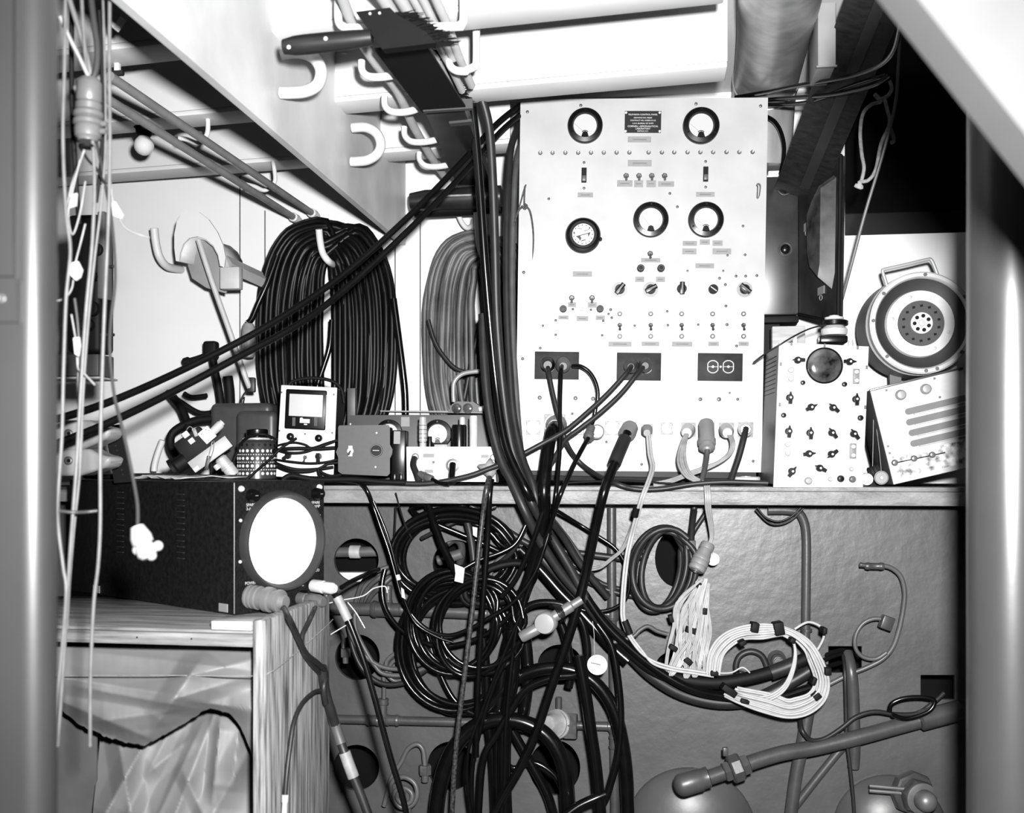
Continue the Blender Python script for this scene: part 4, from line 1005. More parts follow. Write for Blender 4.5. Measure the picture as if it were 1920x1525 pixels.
for pts, r, lab in (([(516, 838, 2.50), (530, 833, 2.48), (552, 830), (572, 834), (585, 840), (610, 832), (630, 826, 2.49)], 2.0, 'thin black lead arched highest across the voltmeter front'),
                    ([(512, 846, 2.49), (535, 842, 2.475), (565, 841), (595, 842), (628, 840, 2.49)], 3.4, 'thick black lead pair crossing the middle of the voltmeter'),
                    ([(514, 843, 2.49), (540, 849, 2.47), (570, 848), (600, 838), (632, 826, 2.49)], 2.4, 'black lead crossing over the thick pair on the voltmeter'),
                    ([(515, 862, 2.49), (545, 866, 2.475), (580, 869), (610, 867), (632, 862, 2.49)], 2.2, 'black lead crossing below the voltmeter switches'),
                    ([(516, 868, 2.49), (535, 876, 2.47), (560, 881), (596, 880), (625, 876, 2.49)], 3.0, 'black lead sagging low across the voltmeter front'),
                    ([(518, 876, 2.49), (545, 884, 2.46), (580, 884), (600, 878), (615, 870), (634, 868, 2.49)], 2.6, 'lowest black lead looping across the voltmeter foot'),
                    ([(596, 880, 2.465), (606, 888), (622, 893), (640, 890, 2.46)], 2.8, 'short black lead turning right at the voltmeter foot'),
                    ([(596, 878, 2.46), (600, 892), (612, 898), (650, 900, 2.45)], 2.8, 'short black lead dropping to the shelf at the voltmeter foot')):
    cable('voltmeter_lead', lab, pts, r, BLKM, 'test lead', 'leads round the voltmeter', v0=2.47)
cable('voltmeter_lead', 'black lead bundle lying on the monitor edge before the voltmeter foot', [(530, 900, 2.43), (545, 892), (570, 896), (600, 900), (660, 899), (720, 904), (760, 905, 2.45)], 5, BLKM, 'test lead', 'leads round the voltmeter', v0=2.44)

# grey power box with a notched front plate
gb = T('power_box', 'dark grey box with a notched front plate, toggle and round knob right of the voltmeter', 'power box', 690, 903, 2.52, yaw=6, roll=1.2)
pl = [(636, 798), (728, 797), (731, 802), (731, 834), (736, 843), (735, 852), (731, 860), (731, 888), (726, 893), (640, 889), (634, 884), (634, 858), (630, 848), (634, 838), (634, 802)]
gb.part('front_plate', MB().prism([(gb.l(x, y).x, gb.l(x, y).z) for x, y in pl], 0, .004), mat('box_plate', .055, .5, var=.1, scale=80))
gb.part('body', gb.slab(640, 800, 728, 892, .004, .085, .004), BLKM)
gb.part('side_block', MB().box(gb.l(731, 800).x + .0, gb.l(731, 800).x + .036, .03, .085, 0.004, gb.l(731, 806).z, .004), BAKE)
gb.part('side_label', MB().box(gb.l(731, 800).x + .006, gb.l(731, 800).x + .022, .0285, .03, gb.l(731, 832).z, gb.l(731, 808).z, 0), TAPE)
gb.part('handle', MB().tube(catmull([gb.l(754, 812, .08), gb.l(760, 818, .08), gb.l(762, 832, .08), gb.l(758, 846, .08)], 4), .0035, 8), BLKM, ang=60)
c = gb.l(657, 846); k = gb.k
pt = gb.part('toggle_plate', MB().box(c.x - 4 * k, c.x + 4 * k, -.0012, 0, c.z - 10 * k, c.z + 10 * k, .0005, 1).lathe([(6 * k, .0), (6 * k, .0014), (0, .0014)], c, FRONT, 20), CHROME)
gb.part('toggle_lever', MB().tube([c, c + Vector((-.002, -.012, -.008))], [.002, .003], 10), DSTEEL, pt)
c = gb.l(706, 845)
kn = gb.part('knob', MB().lathe([(12 * k, 0), (12 * k, .003), (10 * k, .004), (10 * k, .010), (0, .010)], c, FRONT, 30), BAKE)
gb.part('knob_ring', MB().ring(c + Vector((0, -.0045, 0)), FRONT, 10.8 * k, .0007, 30, 5), LGR, kn)
gb.part('knob_slot', MB().box(-6 * k, 6 * k, -.0108, -.010, -.8 * k, .8 * k, 0, 1, Matrix.Translation(c)), mat('slot_pale', .4, .5), kn)
for x, y in ((706, 812), (704, 876)): screw(x, y, 2, CHROME, t=gb)
gb.part('top_screw', MB().cyl(gb.l(657, 797, .01), (0, 0, 1), .002, .004, 8), CHROME)
for x in (738, 750): gb.part('foot', MB().box(gb.l(x, 850).x - .004, gb.l(x, 850).x + .003, .02, .03, 0, .02, .001), BAKE)

# grey meter panel behind, white chassis with tubes in front of it
mp = T('meter_rack', 'grey rack panel with two large round meters behind the white tube chassis', 'meter panel', 790, 904, 2.70, yaw=6)
mp.part('front_panel', mp.slab(651, 778, 935, 903, 0, .004, .001), mat('rack_grey', .07, .5))
mp.part('side_post', mp.slab(651, 728, 666, 780, 0, .03, .001), mat('rack_grey', .07, .5))
mp.part('back_box', mp.slab(668, 786, 930, 903, .004, .10, .002), BLKM)
for x, y, r in ((730, 812, 25), (821, 814, 27)): meter(x, y, r, t=mp)
mp.part('paper_patch', mp.slab(752, 782, 768, 800, -.001, 0), TAPE)
rl = T('long_ruler', 'thin pale flat strip lying level on top of the grey meter panel', 'flat strip', 808, 780, 2.66)
rl.part('strip', MB().prism3([rl.l(712, 770), rl.l(714, 772), rl.l(905, 775), rl.l(905, 771)], Vector((0, .06, 0))), mat('strip_wood', .26, .5))
cw = T('clip_box', 'small grey part with two round black lenses on the meter panel, before the greyish coil', 'lens housing', 872, 779, 2.652)
pl = [(840, 773), (842, 768), (848, 758), (858, 753), (888, 754), (900, 762), (905, 770), (905, 773)]
cw.part('housing', MB().prism([(cw.l(x, y).x, cw.l(x, y).z) for x, y in pl], 0, .04), mat('lens_housing', .10, .45))
for x in (857, 878):
    ls = cw.part('lens', MB().lathe([(9.5 * cw.k, 0), (9.5 * cw.k, .006), (8 * cw.k, .006), (6 * cw.k, .004), (0, .006)], cw.l(x, 766), FRONT, 24), GLASSD)
cw.part('clip', MB().cyl(cw.l(898, 768), (1, 0, .2), .007, .02, 12, .001), CHROME)
cable('lens_stem', 'pale bent tube rising from the two-lens housing to the left of the panel', [(851, 754, 2.70), (850, 735), (852, 716), (866, 702), (890, 697), (914, 697, 2.70)], 4.5, mat('stem_metal', .4, .35, metal=.3), 'bent tube', v0=2.70)

wc = T('tube_chassis', 'white metal chassis with upright vacuum tubes on its top and plugs in front', 'chassis', 846, 905, 2.53, yaw=6)
A, B, C_, D = (wc.l(762, 838), wc.l(925, 838), wc.l(930, 904), wc.l(763, 903))
wc.part('front_panel', qplate(wc, (A, B, C_, D), 0, .002), WHT)
wc.part('top_plate', qplate(wc, (A, B, C_, D), .002, .085), mat('chassis_white', .7, .45))
k = wc.k
def vtube(x, y0, r, m, nm, prof=None, d=.03):
    c = wc.l(x, 838, d); c.z = A.z; h = (838 - y0) * k
    return wc.part(nm, MB().lathe([(rr * r * k, hh * h) for rr, hh in (prof or [(1, 0), (1, .92), (.9, 1), (0, 1)])], c, (0, 0, 1), 24), m)
v1 = vtube(793, 781, 7.5, STEEL, 'vacuum_tube', [(.9, 0), (.9, .18), (1.05, .2), (1.05, .8), (.95, .82), (.95, .98), (.8, 1), (0, 1)])
mb = MB()
for q in range(5): mb.ring(wc.l(793, 822 - q * 8 + 8, .03) + Vector((0, 0, 0)), (0, 0, 1), 8.2 * k, .0006, 20, 5)
wc.part('tube_rings', mb, BLKM, v1)
v2 = vtube(861, 796, 14, BAKE, 'can_capacitor'); vtube(867, 781, 6, STEEL, 'tube_cap', d=.05)
vtube(888, 779, 8, CHROME, 'vacuum_tube', d=.03); vtube(806, 818, 4, BAKE, 'small_can')
wc.part('tag_strip', MB().box(wc.l(812, 838).x, wc.l(836, 838).x, .03, .033, A.z, A.z + .006), LGR)
for x, y, r in ((779, 857, 7), (849, 873, 13), (925, 858, 6)):
    c = wc.l(x, y); wc.part('socket', MB().lathe([(r * k, 0), (r * k, .006), (r * k * .75, .007), (r * k * .7, .003), (0, .003)], c, FRONT, 26), mat('socket_metal', .58, .35, metal=.25))
for x0, y0, x1, y1 in ((793, 851, 814, 858), (796, 881, 812, 887), (902, 853, 916, 859)): wc.part('label_strip', wc.slab(x0, y0, x1, y1, -.0005, 0), TAPE)
screw(813, 867, 2.4, DSTEEL, t=wc)
t = cable('plug_lead', 'black elbow plug in the left socket of the white tube chassis', [(777, 859, 2.515), (775, 872, 2.50), (781, 888, 2.49), (786, 904, 2.48)], 6, DGR, 'plug', v0=2.5)
t = cable('plug_lead', 'metal barrel connector lead lying against the white tube chassis', [(808, 898, 2.475), (824, 906, 2.46), (842, 908, 2.45)], 4.5, BLK, 'plug', v0=2.46)
plug(t, W(786, 889, 2.49), W(812, 900, 2.475), [(0, 0), (.009, .02), (.010, .4), (.008, .42), (.0095, .5), (.0095, .9), (.007, 1), (0, 1)], DSTEEL, 'barrel')
t = cable('plug_lead', 'black plug in the middle socket of the white tube chassis', [(849, 870, 2.50), (848, 882, 2.49), (847, 896, 2.48), (849, 906, 2.47)], 6.5, BLK, 'plug', v0=2.49)
t = T('tape_lump', 'pale crumpled lump of tape at the right end of the white tube chassis', 'tape lump', 918, 893, 2.50)
mb = MB(); bmesh.ops.create_icosphere(mb.bm, subdivisions=3, radius=.024)
for v in mb.bm.verts: v.co = Vector((v.co.x * (1 + .25 * math.sin(v.co.z * 190)), v.co.y * .6 - .008, v.co.z * (.8 + .25 * math.sin(v.co.x * 210 + 1)) + .018))
t.part('lump', mb, LGR, ang=70)

# ------------------------------------------------------------------ monitor on its crate
CA = 50.0
mo = T('monitor', 'black boxed television monitor with round white screen standing on the wooden crate', 'monitor', 440, 1155, 2.0, p=Wz(440, 1155, CZ - .284), yaw=CA + 7.8)
h = .25; w = .2146; L_ = .62
mo.part('case', MB().box(0, w, .004, L_, .0, h, .004), CRINK)
mo.part('front_panel', MB().box(-.001, w + .001, 0, .005, .001, h + .001, .0015, 1), CRINK)
mo.part('corner_strip', MB().tube([Vector((-.001, .0, .004)), Vector((-.001, .0, h - .002))], .0012, 6), mat('worn_edge2', .10, .4), None)
k = mo.k
c = Vector((w * .51, 0, h * .535)); Rr = .094
bz = mo.part('screen_bezel', MB().lathe([(Rr * 1.06, 0), (Rr * 1.04, .012), (Rr * 1.0, .018), (Rr * .96, .018), (Rr * .90, .006), (Rr * .88, -.004)], c, FRONT, 56), mat('bezel_rubber', .03, .5))
mo.part('screen', MB().lathe([(Rr * .90, .001), (Rr * .7, .006), (Rr * .4, .010), (Rr * .15, .0115), (0, .0116)], c, FRONT, 56), SCREEN, bz, ang=80)
for x, z in ((.014, h - .013), (w - .013, h - .013)):
    mo.part('panel_stud', MB().lathe([(.006, 0), (.006, .003), (.004, .006), (0, .0065)], (x, 0, z), FRONT, 18), CHROME)
for x, z in ((.036, h - .026), (w - .022, h - .026), (w - .055, .022)):
    f_ = mo.part('fuse_cap', MB().lathe([(.012, 0), (.012, .008), (.010, .018), (0, .019)], (x, 0, z), FRONT, 22), BAKE)
    mo.part('fuse_slot', MB().box(-.003, .003, -.0196, -.019, -.0006, .0006, 0, 1, Matrix.Translation((x, 0, z))), LGR, f_)
for x, z in ((.013, h * .71), (.012, h * .40), (w - .013, h * .72), (w - .012, h * .43)):
    mo.part('panel_screw', MB().lathe([(.0034, 0), (.003, .0015), (0, .002)], (x, 0, z), FRONT, 12), CHROME)
WMK = mat('white_marking', .55, .6)
def mtext(s, x, z, sz):
    o = text(mo, s, 440, 1000, 0, sz, WMK); o.location = (x, -.0008, z)
for s, x, z in (('SPARE', .036, h - .044), ('3-AMP', .036, h - .0515), ('SPARE', w - .022, h - .044), ('1-AMP', w - .022, h - .0515), ('POWER', .036, .058), ('VIDEO', w - .024, .070), ('SYNC', w - .062, .044)): mtext(s, x, z, .0078)
for y in (.175, .40):
    mb = MB()
    for q in range(12): mb.box(-.004, .001, y - .012, y + .012, h - .025 - q * .0115 - .0022, h - .025 - q * .0115, .001, 1)
    mo.part('louvres', mb, mat('louvre_highlight', .03, .35))  # lighter colour gives the louvres their faint highlights
for y in (.035, .50): mo.part('side_plate', MB().box(-.0015, .001, y - .014, y + .014, .004, .020, .0005, 1), mat('side_plate_metal', .28, .45))
mb = MB()
q = random.Random(11); G = {}
for i in range(15):
    for j in range(6): G[i, j] = mb.bm.verts.new((.01 + .15 * j / 5, .18 + .24 * i / 14, h + .003 + q.uniform(0, .008)))
for i in range(14):
    for j in range(5): mb.face([G[i, j], G[i + 1, j], G[i + 1, j + 1], G[i, j + 1]])
for v in mb.bm.verts: v.co = mo.M @ v.co
ps = top('crumpled_paper', mb, PAPER, 'flat crumpled white paper lying on top of the monitor', 'paper'); ps.modifiers.new('t', 'SOLIDIFY').thickness = .001
top('dark_cloth', MB().box(.02, w - .02, .44, .60, h + .0005, h + .012, .005, 2, mo.M), BLKM, 'dark cloth lying on the far left top of the monitor', 'cloth')

# crate
ck = T('wooden_crate', 'rough wooden crate under the monitor, open at the front', 'crate', 484, 1525, 1.8, p=Vector((0, 0, 0)) + Wz(484, 1163, CZ - .265) * 1.0, yaw=7.8 - 9)
ck.o.location.z = 0; ck.p = Vector((ck.p.x, ck.p.y, 0)); ck.M = Matrix.Translation(ck.p) @ Euler((0, 0, R(-9))).to_matrix().to_4x4(); ck.I = ck.M.inverted()
ck.o.rotation_euler = (0, 0, R(-9))
zt = CZ - .265
ck.part('side_board', MB().box(-.010, .013, 0, .335, 0, zt, .003), WOOD)
ck.part('top_board', MB().box(-.80, -.010, .012, .40, CZ - .314, CZ - .285, .003), WOODT)
ck.part('edge_batten', MB().box(-.80, -.010, 0, .012, CZ - .312, CZ - .290, .002), WOODT)
ck.part('loose_block', MB().box(-.085, -.012, .0, .06, CZ - .284, CZ - .268, .002), PALEW)
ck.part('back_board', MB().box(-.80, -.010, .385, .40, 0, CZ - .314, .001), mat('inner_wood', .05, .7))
ck.part('far_side', MB().box(-.82, -.80, 0, .40, 0, CZ - .29, .003), WOOD)
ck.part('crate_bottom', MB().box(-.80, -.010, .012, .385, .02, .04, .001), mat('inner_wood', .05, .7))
for x in (-.74, -.62, -.48, -.36, -.22, -.12):
    ck.part('nail_head', MB().cyl((x, -.0002, CZ - .300), FRONT, .0016, .0008, 8), BLKM)

# kraft paper hanging inside the crate: an upper sheet with a torn edge, a crumpled lower sheet
def sheet(nm, lab, fn, ni, nj, m):
    mb = MB(); G = {}
    for i in range(ni + 1):
        for j in range(nj + 1): G[i, j] = mb.bm.verts.new(fn(i / ni, j / nj))
    for i in range(ni):
        for j in range(nj): mb.face([G[i, j], G[i + 1, j], G[i + 1, j + 1], G[i, j + 1]])
    o = top(nm, mb, m, lab, 'wrapping paper', ang=60)
    s_ = o.modifiers.new('thick', 'SOLIDIFY'); s_.thickness = .0012
    return o
def lerp_curve(pts, x):
    for (xa, ya), (xb, yb) in zip(pts, pts[1:]):
        if xa <= x <= xb: return ya + (yb - ya) * (x - xa) / (xb - xa)
    return pts[0][1] if x < pts[0][0] else pts[-1][1]
torn = [(60, 1312), (110, 1328), (150, 1362), (200, 1384), (250, 1398), (272, 1400), (300, 1384), (340, 1362), (380, 1336), (400, 1330), (430, 1340), (450, 1362), (474, 1420)]
def ridges(x, y, L):
    """sharp folds: each line lifts the paper on a slope that dies away to both sides"""
    s = 0
    for xa, ya, xb, yb, h_, wl_, wr_ in L:
        vx, vy = xb - xa, yb - ya; L2 = vx * vx + vy * vy; ln = math.sqrt(L2)
        t = ((x - xa) * vx + (y - ya) * vy) / L2; n_ = ((x - xa) * vy - (y - ya) * vx) / ln
        e = max(0, 1 - max(0, -t, t - 1) * 2.2); w_ = wr_ if n_ > 0 else wl_
        s += 1.25 * h_ * e * max(0, 1 - abs(n_) / (w_ * 2.1)) ** 1.3
    return s
UPF = [(60, 1262, 300, 1300, .016, 16, 34), (190, 1296, 330, 1322, .012, 10, 28), (300, 1350, 360, 1262, .024, 40, 16), (355, 1268, 474, 1238, .016, 14, 30), (330, 1310, 470, 1268, .014, 12, 34), (200, 1350, 320, 1334, .014, 14, 30), (120, 1318, 250, 1372, .016, 12, 36), (230, 1230, 474, 1258, .008, 16, 22), (380, 1318, 470, 1330, .018, 14, 24)]
LOF = [(270, 1395, 200, 1525, .040, 50, 16), (330, 1345, 240, 1525, .030, 30, 44), (360, 1400, 300, 1525, .020, 14, 26), (400, 1345, 330, 1525, .030, 16, 52), (412, 1370, 402, 1470, .030, 10, 34), (450, 1340, 440, 1440, .028, 22, 16), (470, 1400, 400, 1525, .024, 18, 40), (290, 1440, 340, 1400, .014, 12, 20), (225, 1400, 245, 1525, .018, 14, 18), (350, 1460, 380, 1525, .014, 10, 18)]
def crease(x, y): return ridges(x, y, UPF)
q = random.Random(44); JIT = [q.uniform(-1, 1) for _ in range(200)]
def up(a, b):
    x = 60 + 414 * a; yb = lerp_curve(torn, x) + 1.6 * JIT[int(a * 70)]; y = 1212 + (yb - 1212) * b
    v = 1.875 - .035 * math.sin(PI * b) - crease(x, y) * 1.2 - .008 * math.sin(x * .021 + b * 3)
    return W(x, y, v)
sheet('kraft_paper', 'creased brown paper sheet with a torn lower edge hanging in the top of the crate', up, 110, 60, KRAFT)
def low(a, b):
    x0 = 190 + 70 * b; x = 190 + 285 * a - 20 * (1 - a) * b; ytop = lerp_curve(torn, x) - 18
    y = ytop + (1560 - ytop) * b
    v = 2.03 - ridges(x, y, LOF) - .06 * b
    return W(x, y, v)
sheet('kraft_paper', 'crumpled brown paper bulging out of the lower part of the crate below the torn sheet', low, 110, 60, KRAFT)
cb = T('cardboard_sheet', 'dark cardboard standing at the left inside the crate under the paper', 'cardboard', 150, 1525, 1.97, p=Vector((W(150, 1500, 1.97).x, W(150, 1500, 1.97).y, .041)))
cb.part('sheet', MB().box(-.12, .035, 0, .004, 0, W(150, 1330, 2.02).z - .04), CARD)
# ------------------------------------------------------------------ pipes and fittings on the lower bulkhead
def pipe(nm, lab, pts, r, v=None, m=PIPEM, cat='pipe', group=None, seg=16):
    return cable(nm, lab, pts, r, m, cat, group, v0=v or 2.62, seg=seg)
def fit(par, x, y, v, ax, r, ln, nm='fitting', m=PIPEM, seg=18, collar=True):
    """turned fitting centred on a pictured point; ax in (right, away, up) of the compartment"""
    k = mpp(x, v); a = (EX * ax[0] + EY * ax[1] + Vector((0, 0, ax[2]))).normalized(); r *= k; ln *= k
    pr = [(r * .85, -ln / 2), (r, -ln / 2 + .1 * ln), (r, -ln * .28), (r * .9, -ln * .25), (r * .9, ln * .25), (r, ln * .28), (r, ln / 2 - .1 * ln), (r * .85, ln / 2)] if collar else [(r * .94, -ln / 2), (r, -ln * .42), (r, ln * .42), (r * .94, ln / 2)]
    return sub(nm, MB().lathe(pr, W(x, y, v), a, seg), m, par)
vp = pipe('water_pipe', 'grey vertical pipe on the bulkhead below the panel, behind the cables', [(1147, 953, 2.63), (1147, 1060), (1148, 1150), (1150, 1260), (1151, 1360), (1152, 1450), (1153, 1570, 2.63)], 8.5)
for y in (1152, 1190, 1362, 1392): fit(vp, 1148 + (y - 1152) * .02, y, 2.63, (0, 0, 1), 11.5, 26)
fit(vp, 1128, 1152, 2.63, (1, 0, 0), 9, 38); fit(vp, 1128, 1362, 2.63, (1, 0, 0), 9.5, 44)
hp = pipe('water_pipe', 'upper grey horizontal pipe leaving the crate corner behind the cable tangle', [(560, 1140, 2.62), (640, 1141), (720, 1143), (800, 1146), (900, 1150), (960, 1153, 2.62)], 12)
fit(hp, 716, 1143, 2.62, (1, 0, 0), 16, 40); fit(hp, 738, 1143, 2.62, (1, 0, 0), 13, 50, 'tee')
fit(hp, 728, 1116, 2.62, (0, 0, 1), 8, 36, 'riser'); fit(hp, 900, 1150, 2.62, (1, 0, 0), 14, 34)
hp = pipe('water_pipe', 'lower grey horizontal pipe with tee fittings left of the vertical pipe', [(560, 1347, 2.63), (640, 1349), (760, 1352), (890, 1355), (1030, 1359), (1100, 1361, 2.63)], 8.5)
for x in (700, 736): fit(hp, x, 1351, 2.63, (1, 0, 0), 11, 26)
fit(hp, 718, 1330, 2.63, (0, 0, 1), 9, 34, 'tee'); fit(hp, 719, 1316, 2.63, (0, 0, 1), 10.5, 12, 'union_nut')
fit(hp, 1070, 1362, 2.61, (1, 0, 0), 27, 24, 'hex_nut', mat('nut_grey', .08, .5, var=.3, scale=60), seg=6, collar=False)
fit(hp, 1094, 1361, 2.61, (1, 0, 0), 8, 30, 'nipple')
vf = sub('valve_bonnet', MB().lathe([(.030, -.02), (.036, -.012), (.036, -.004), (.032, 0), (.033, .006), (.028, .010), (.022, .026), (.018, .036), (0, .038)], W(1042, 1358, 2.59), -EY - EX * .5 + Vector((0, 0, .25)), 30), LGR, hp, 'pale round valve bonnet')
sub('stem_bolt', MB().cyl(W(1048, 1330, 2.62), (0, 0, 1), .008, .03, 12, .002), PIPEM, hp)
# small bent gauge tubes with nuts
def gauge(lab, pts, r, nut=None, v=2.62, g='bent gauge tubes'):
    o = pipe('gauge_tube', lab, pts, r, v, mat('tube_paint', .10, .42, var=.2, scale=20), 'gauge tube', g, 10)
    for n in (nut or ()):
        x, y, ax, rr, ln = n; fit(o, x, y, v, ax, rr, ln, 'union_nut', mat('nut_grey', .08, .5, var=.3, scale=60), 6, False); fit(o, x - ax[0] * ln * .7, y + ax[2] * ln * .7, v, ax, rr * .55, ln * 1.1, 'collar', mat('tube_paint', .10, .42), 12, False)
    return o
gauge('short bent tube with a square nut hanging beside the crate over the second hole', [(618, 1186, 2.64), (628, 1183), (638, 1186), (643, 1196), (644, 1214), (645, 1228, 2.62)], 4, [(648, 1224, (0, 0, 1), 10, 16)])
gauge('bent tube with a tight double loop left of the vertical tee fitting', [(764, 1212, 2.60), (748, 1222), (732, 1232), (724, 1245), (728, 1268), (745, 1278), (760, 1268), (763, 1250), (752, 1238), (738, 1240), (730, 1254), (736, 1270), (750, 1276), (764, 1262), (760, 1240), (745, 1230), (730, 1236), (720, 1255), (720, 1290), (720, 1318, 2.63)], 4)
gauge('bent tube ending in a square nut low on the bulkhead with a coiled foot', [(720, 1512, 2.62), (728, 1480), (736, 1455), (752, 1430), (765, 1405), (782, 1396), (793, 1406), (796, 1428), (797, 1440, 2.62)], 4.5, [(797, 1444, (0, 0, 1), 12, 18)])
gauge('tight coil of grey tube at the foot of the bulkhead left of the thick cables', [(738, 1500, 2.60), (732, 1478), (740, 1462), (760, 1458), (778, 1470), (782, 1492), (772, 1510), (752, 1514), (740, 1500), (742, 1484), (758, 1478), (772, 1488), (770, 1504), (755, 1508), (745, 1496), (750, 1486, 2.57), (762, 1486), (768, 1530, 2.60)], 5)
hk = gauge('grey tube forming a tall hook and a round loop on the right of the bulkhead', [(1556, 1283, 2.63), (1590, 1266), (1625, 1252), (1655, 1236), (1674, 1214), (1686, 1180), (1694, 1140), (1696, 1108), (1688, 1080), (1668, 1064), (1645, 1061), (1625, 1061, 2.60)], 4.5)
fit(hk, 1640, 1062, 2.60, (1, 0, 0), 7, 34, 'sleeve'); fit(hk, 1618, 1060, 2.60, (1, 0, -.1), 5, 12, 'end_plug')
hk2 = gauge('grey tube bent into a ring beside the tall hook tube, holding a square block', [(1668, 1168, 2.60), (1645, 1160), (1620, 1168), (1605, 1190), (1604, 1215), (1618, 1232), (1642, 1236), (1662, 1224, 2.60)], 4)
sub('clamp_block', MB().box(-.014, .014, -.012, .012, -.016, .016, .003, 2, Matrix.Translation(W(1662, 1168, 2.595)) @ Matrix.Rotation(R(20), 4, 'Y')), PIPEM, hk2)
cd = pipe('conduit', 'grey conduit bending down from the shelf on the right half of the bulkhead', [(1440, 957, 2.62), (1475, 957), (1497, 962), (1508, 980), (1512, 1010), (1512, 1080), (1511, 1160), (1510, 1240, 2.63)], 8.5)
fit(cd, 1512, 1182, 2.63, (0, 0, 1), 11, 6, 'strap')
pipe('conduit', 'dark grey pipe leaning from the white wire coil down to the bottom edge', [(1516, 1330, 2.615), (1504, 1400), (1492, 1460), (1478, 1570, 2.615)], 12)
pipe('conduit', 'grey pipe dropping from the square slot behind the long union pipe', [(1588, 1225, 2.66), (1596, 1260, 2.63), (1600, 1310), (1602, 1400), (1600, 1440, 2.64)], 11)
pipe('conduit', 'thin grey pipe slanting down left behind the long union pipe', [(1590, 1390, 2.657), (1560, 1425), (1520, 1475), (1470, 1540, 2.657)], 8)
cable('slot_wire', 'thin grey cable dropping from the square slot beside the grey pipe to the bottom edge', [(1580, 1222, 2.66), (1584, 1260, 2.61), (1586, 1330), (1588, 1390), (1594, 1440), (1600, 1500), (1604, 1570, 2.61)], 3.5, DGR, v0=2.62)
cable('slot_wire', 'bundle of dark wires spilling from the square slot in the bulkhead', [(1540, 1240, 2.60), (1560, 1232), (1580, 1226), (1596, 1226, 2.68)], 4, BLKM, v0=2.63, more=[[(1545, 1252, 2.60), (1565, 1246), (1590, 1240, 2.68)], [(1550, 1228, 2.61), (1575, 1220), (1600, 1222, 2.68)]])
# long pipe with a union at the lower right
lp = pipe('union_pipe', 'thick grey pipe slanting up right with a hex union and rounded end', [(1286, 1470, 2.50), (1330, 1458), (1376, 1442), (1420, 1426), (1470, 1412), (1530, 1402), (1620, 1380), (1700, 1358), (1800, 1332, 2.62)], 14.5, seg=22)
k = mpp(1290, 2.5); ax = (W(1376, 1442, 2.51) - W(1286, 1470, 2.50)).normalized()
sub('end_cap', MB().lathe([(0, -.034)] + [(.027 * math.sin(a), -.012 - .022 * math.cos(a)) for a in [PI / 2 * q / 7 for q in range(1, 8)]] + [(.027, .030), (.0245, .034), (.0245, .05), (.018, .052)], W(1290, 1469, 2.50), ax, 28), PIPEM, lp)
ax = (W(1420, 1426, 2.53) - W(1376, 1442, 2.52)).normalized(); o_ = W(1380, 1441, 2.52)
sub('union_nut', MB().lathe([(.030, -.014), (.034, -.010), (.034, .010), (.030, .014)], o_, ax, 8), PIPEM, lp)
sub('union_collar', MB().lathe([(.023, .014), (.024, .016), (.024, .030), (.020, .032)], o_, ax, 6), PIPEM, lp); sub('union_collar', MB().lathe([(.021, -.030), (.024, -.028), (.024, -.016), (.022, -.014)], o_, ax, 6), PIPEM, lp)
sub('union_lug', MB().box(-.006, .006, -.006, .006, 0, .02, .002, 2, Matrix.Translation(W(1360, 1418, 2.52))), PIPEM, lp)
ax = (W(1800, 1332, 2.62) - W(1700, 1358, 2.60)).normalized()
sub('sleeve', MB().lathe([(.019, -.05), (.024, -.046), (.024, .05), (.019, .052)], W(1762, 1342, 2.605), ax, 24), PIPEM, lp)
# bosses at the foot of the bulkhead
for x, y, rx, lab in ((1295, 1560, 122, 'large shallow round dome on the bulkhead foot under the pipe end'), (1668, 1556, 104, 'large shallow round dome on the bulkhead foot at the valve')):
    k = mpp(x, 2.65); r = rx * k; c = W(x, y, 2.668)
    top('bulkhead_dome', MB().lathe([(r, 0), (r, .004), (r * .97, .008), (r * .85, .026), (r * .65, .044), (r * .4, .056), (r * .2, .061), (0, .062)], c, -EY, 48), mat('dome_paint', .075, .4, var=.25, scale=8, bump=.15), lab, 'dome', 'round domes at the bulkhead foot', ang=60)
vv = top('pipe_valve', MB().lathe([(.050, 0), (.052, .01), (.050, .024), (.046, .028)], W(1706, 1484, 2.60), -EY + EX * .25, 8), PIPEM, 'dark valve with stacked nuts, domed knob and two thin handle rods at lower right', 'valve')
c = W(1706, 1484, 2.60); ax = (-EY + EX * .25).normalized()
sub('middle_nut', MB().lathe([(.040, .028), (.041, .030), (.041, .048), (.038, .052)], c, ax, 6), PIPEM, vv)
sub('ring', MB().lathe([(.034, .052), (.036, .054), (.036, .060), (.030, .062)], c, ax, 28), DSTEEL, vv)
sub('knob', MB().lathe([(.020, .060), (.024, .066), (.024, .080)] + [(.024 * math.cos(a), .080 + .020 * math.sin(a)) for a in [PI / 2 * q / 6 for q in range(1, 6)]] + [(0, .10)], c, ax, 26), DSTEEL, vv)
for y0, y1 in ((1474, 1482), (1483, 1490)): sub('handle_rod', MB().tube([W(1630, y0, 2.56), W(1716, y1, 2.56)], .0045, 8), DSTEEL, vv)
bs = top('small_boss', MB().lathe([(.022, 0), (.022, .01), (.016, .016), (.016, .034), (.012, .038), (0, .039)], W(1456, 1236, 2.668), -EY, 22), PIPEM, 'small round bolt boss on the bulkhead inside the white wire coil', 'bolt boss')
sub('nut', MB().lathe([(.011, .038), (.011, .046), (0, .047)], W(1456, 1236, 2.668), -EY, 6), PIPEM, bs)
pipe('pigtail', 'dark loop of tube like a handle on the bulkhead inside the white wire coil', [(1382, 1270, 2.65), (1380, 1248), (1388, 1230), (1408, 1222), (1428, 1230), (1438, 1252), (1438, 1272, 2.65)], 6, 2.64, DGR)
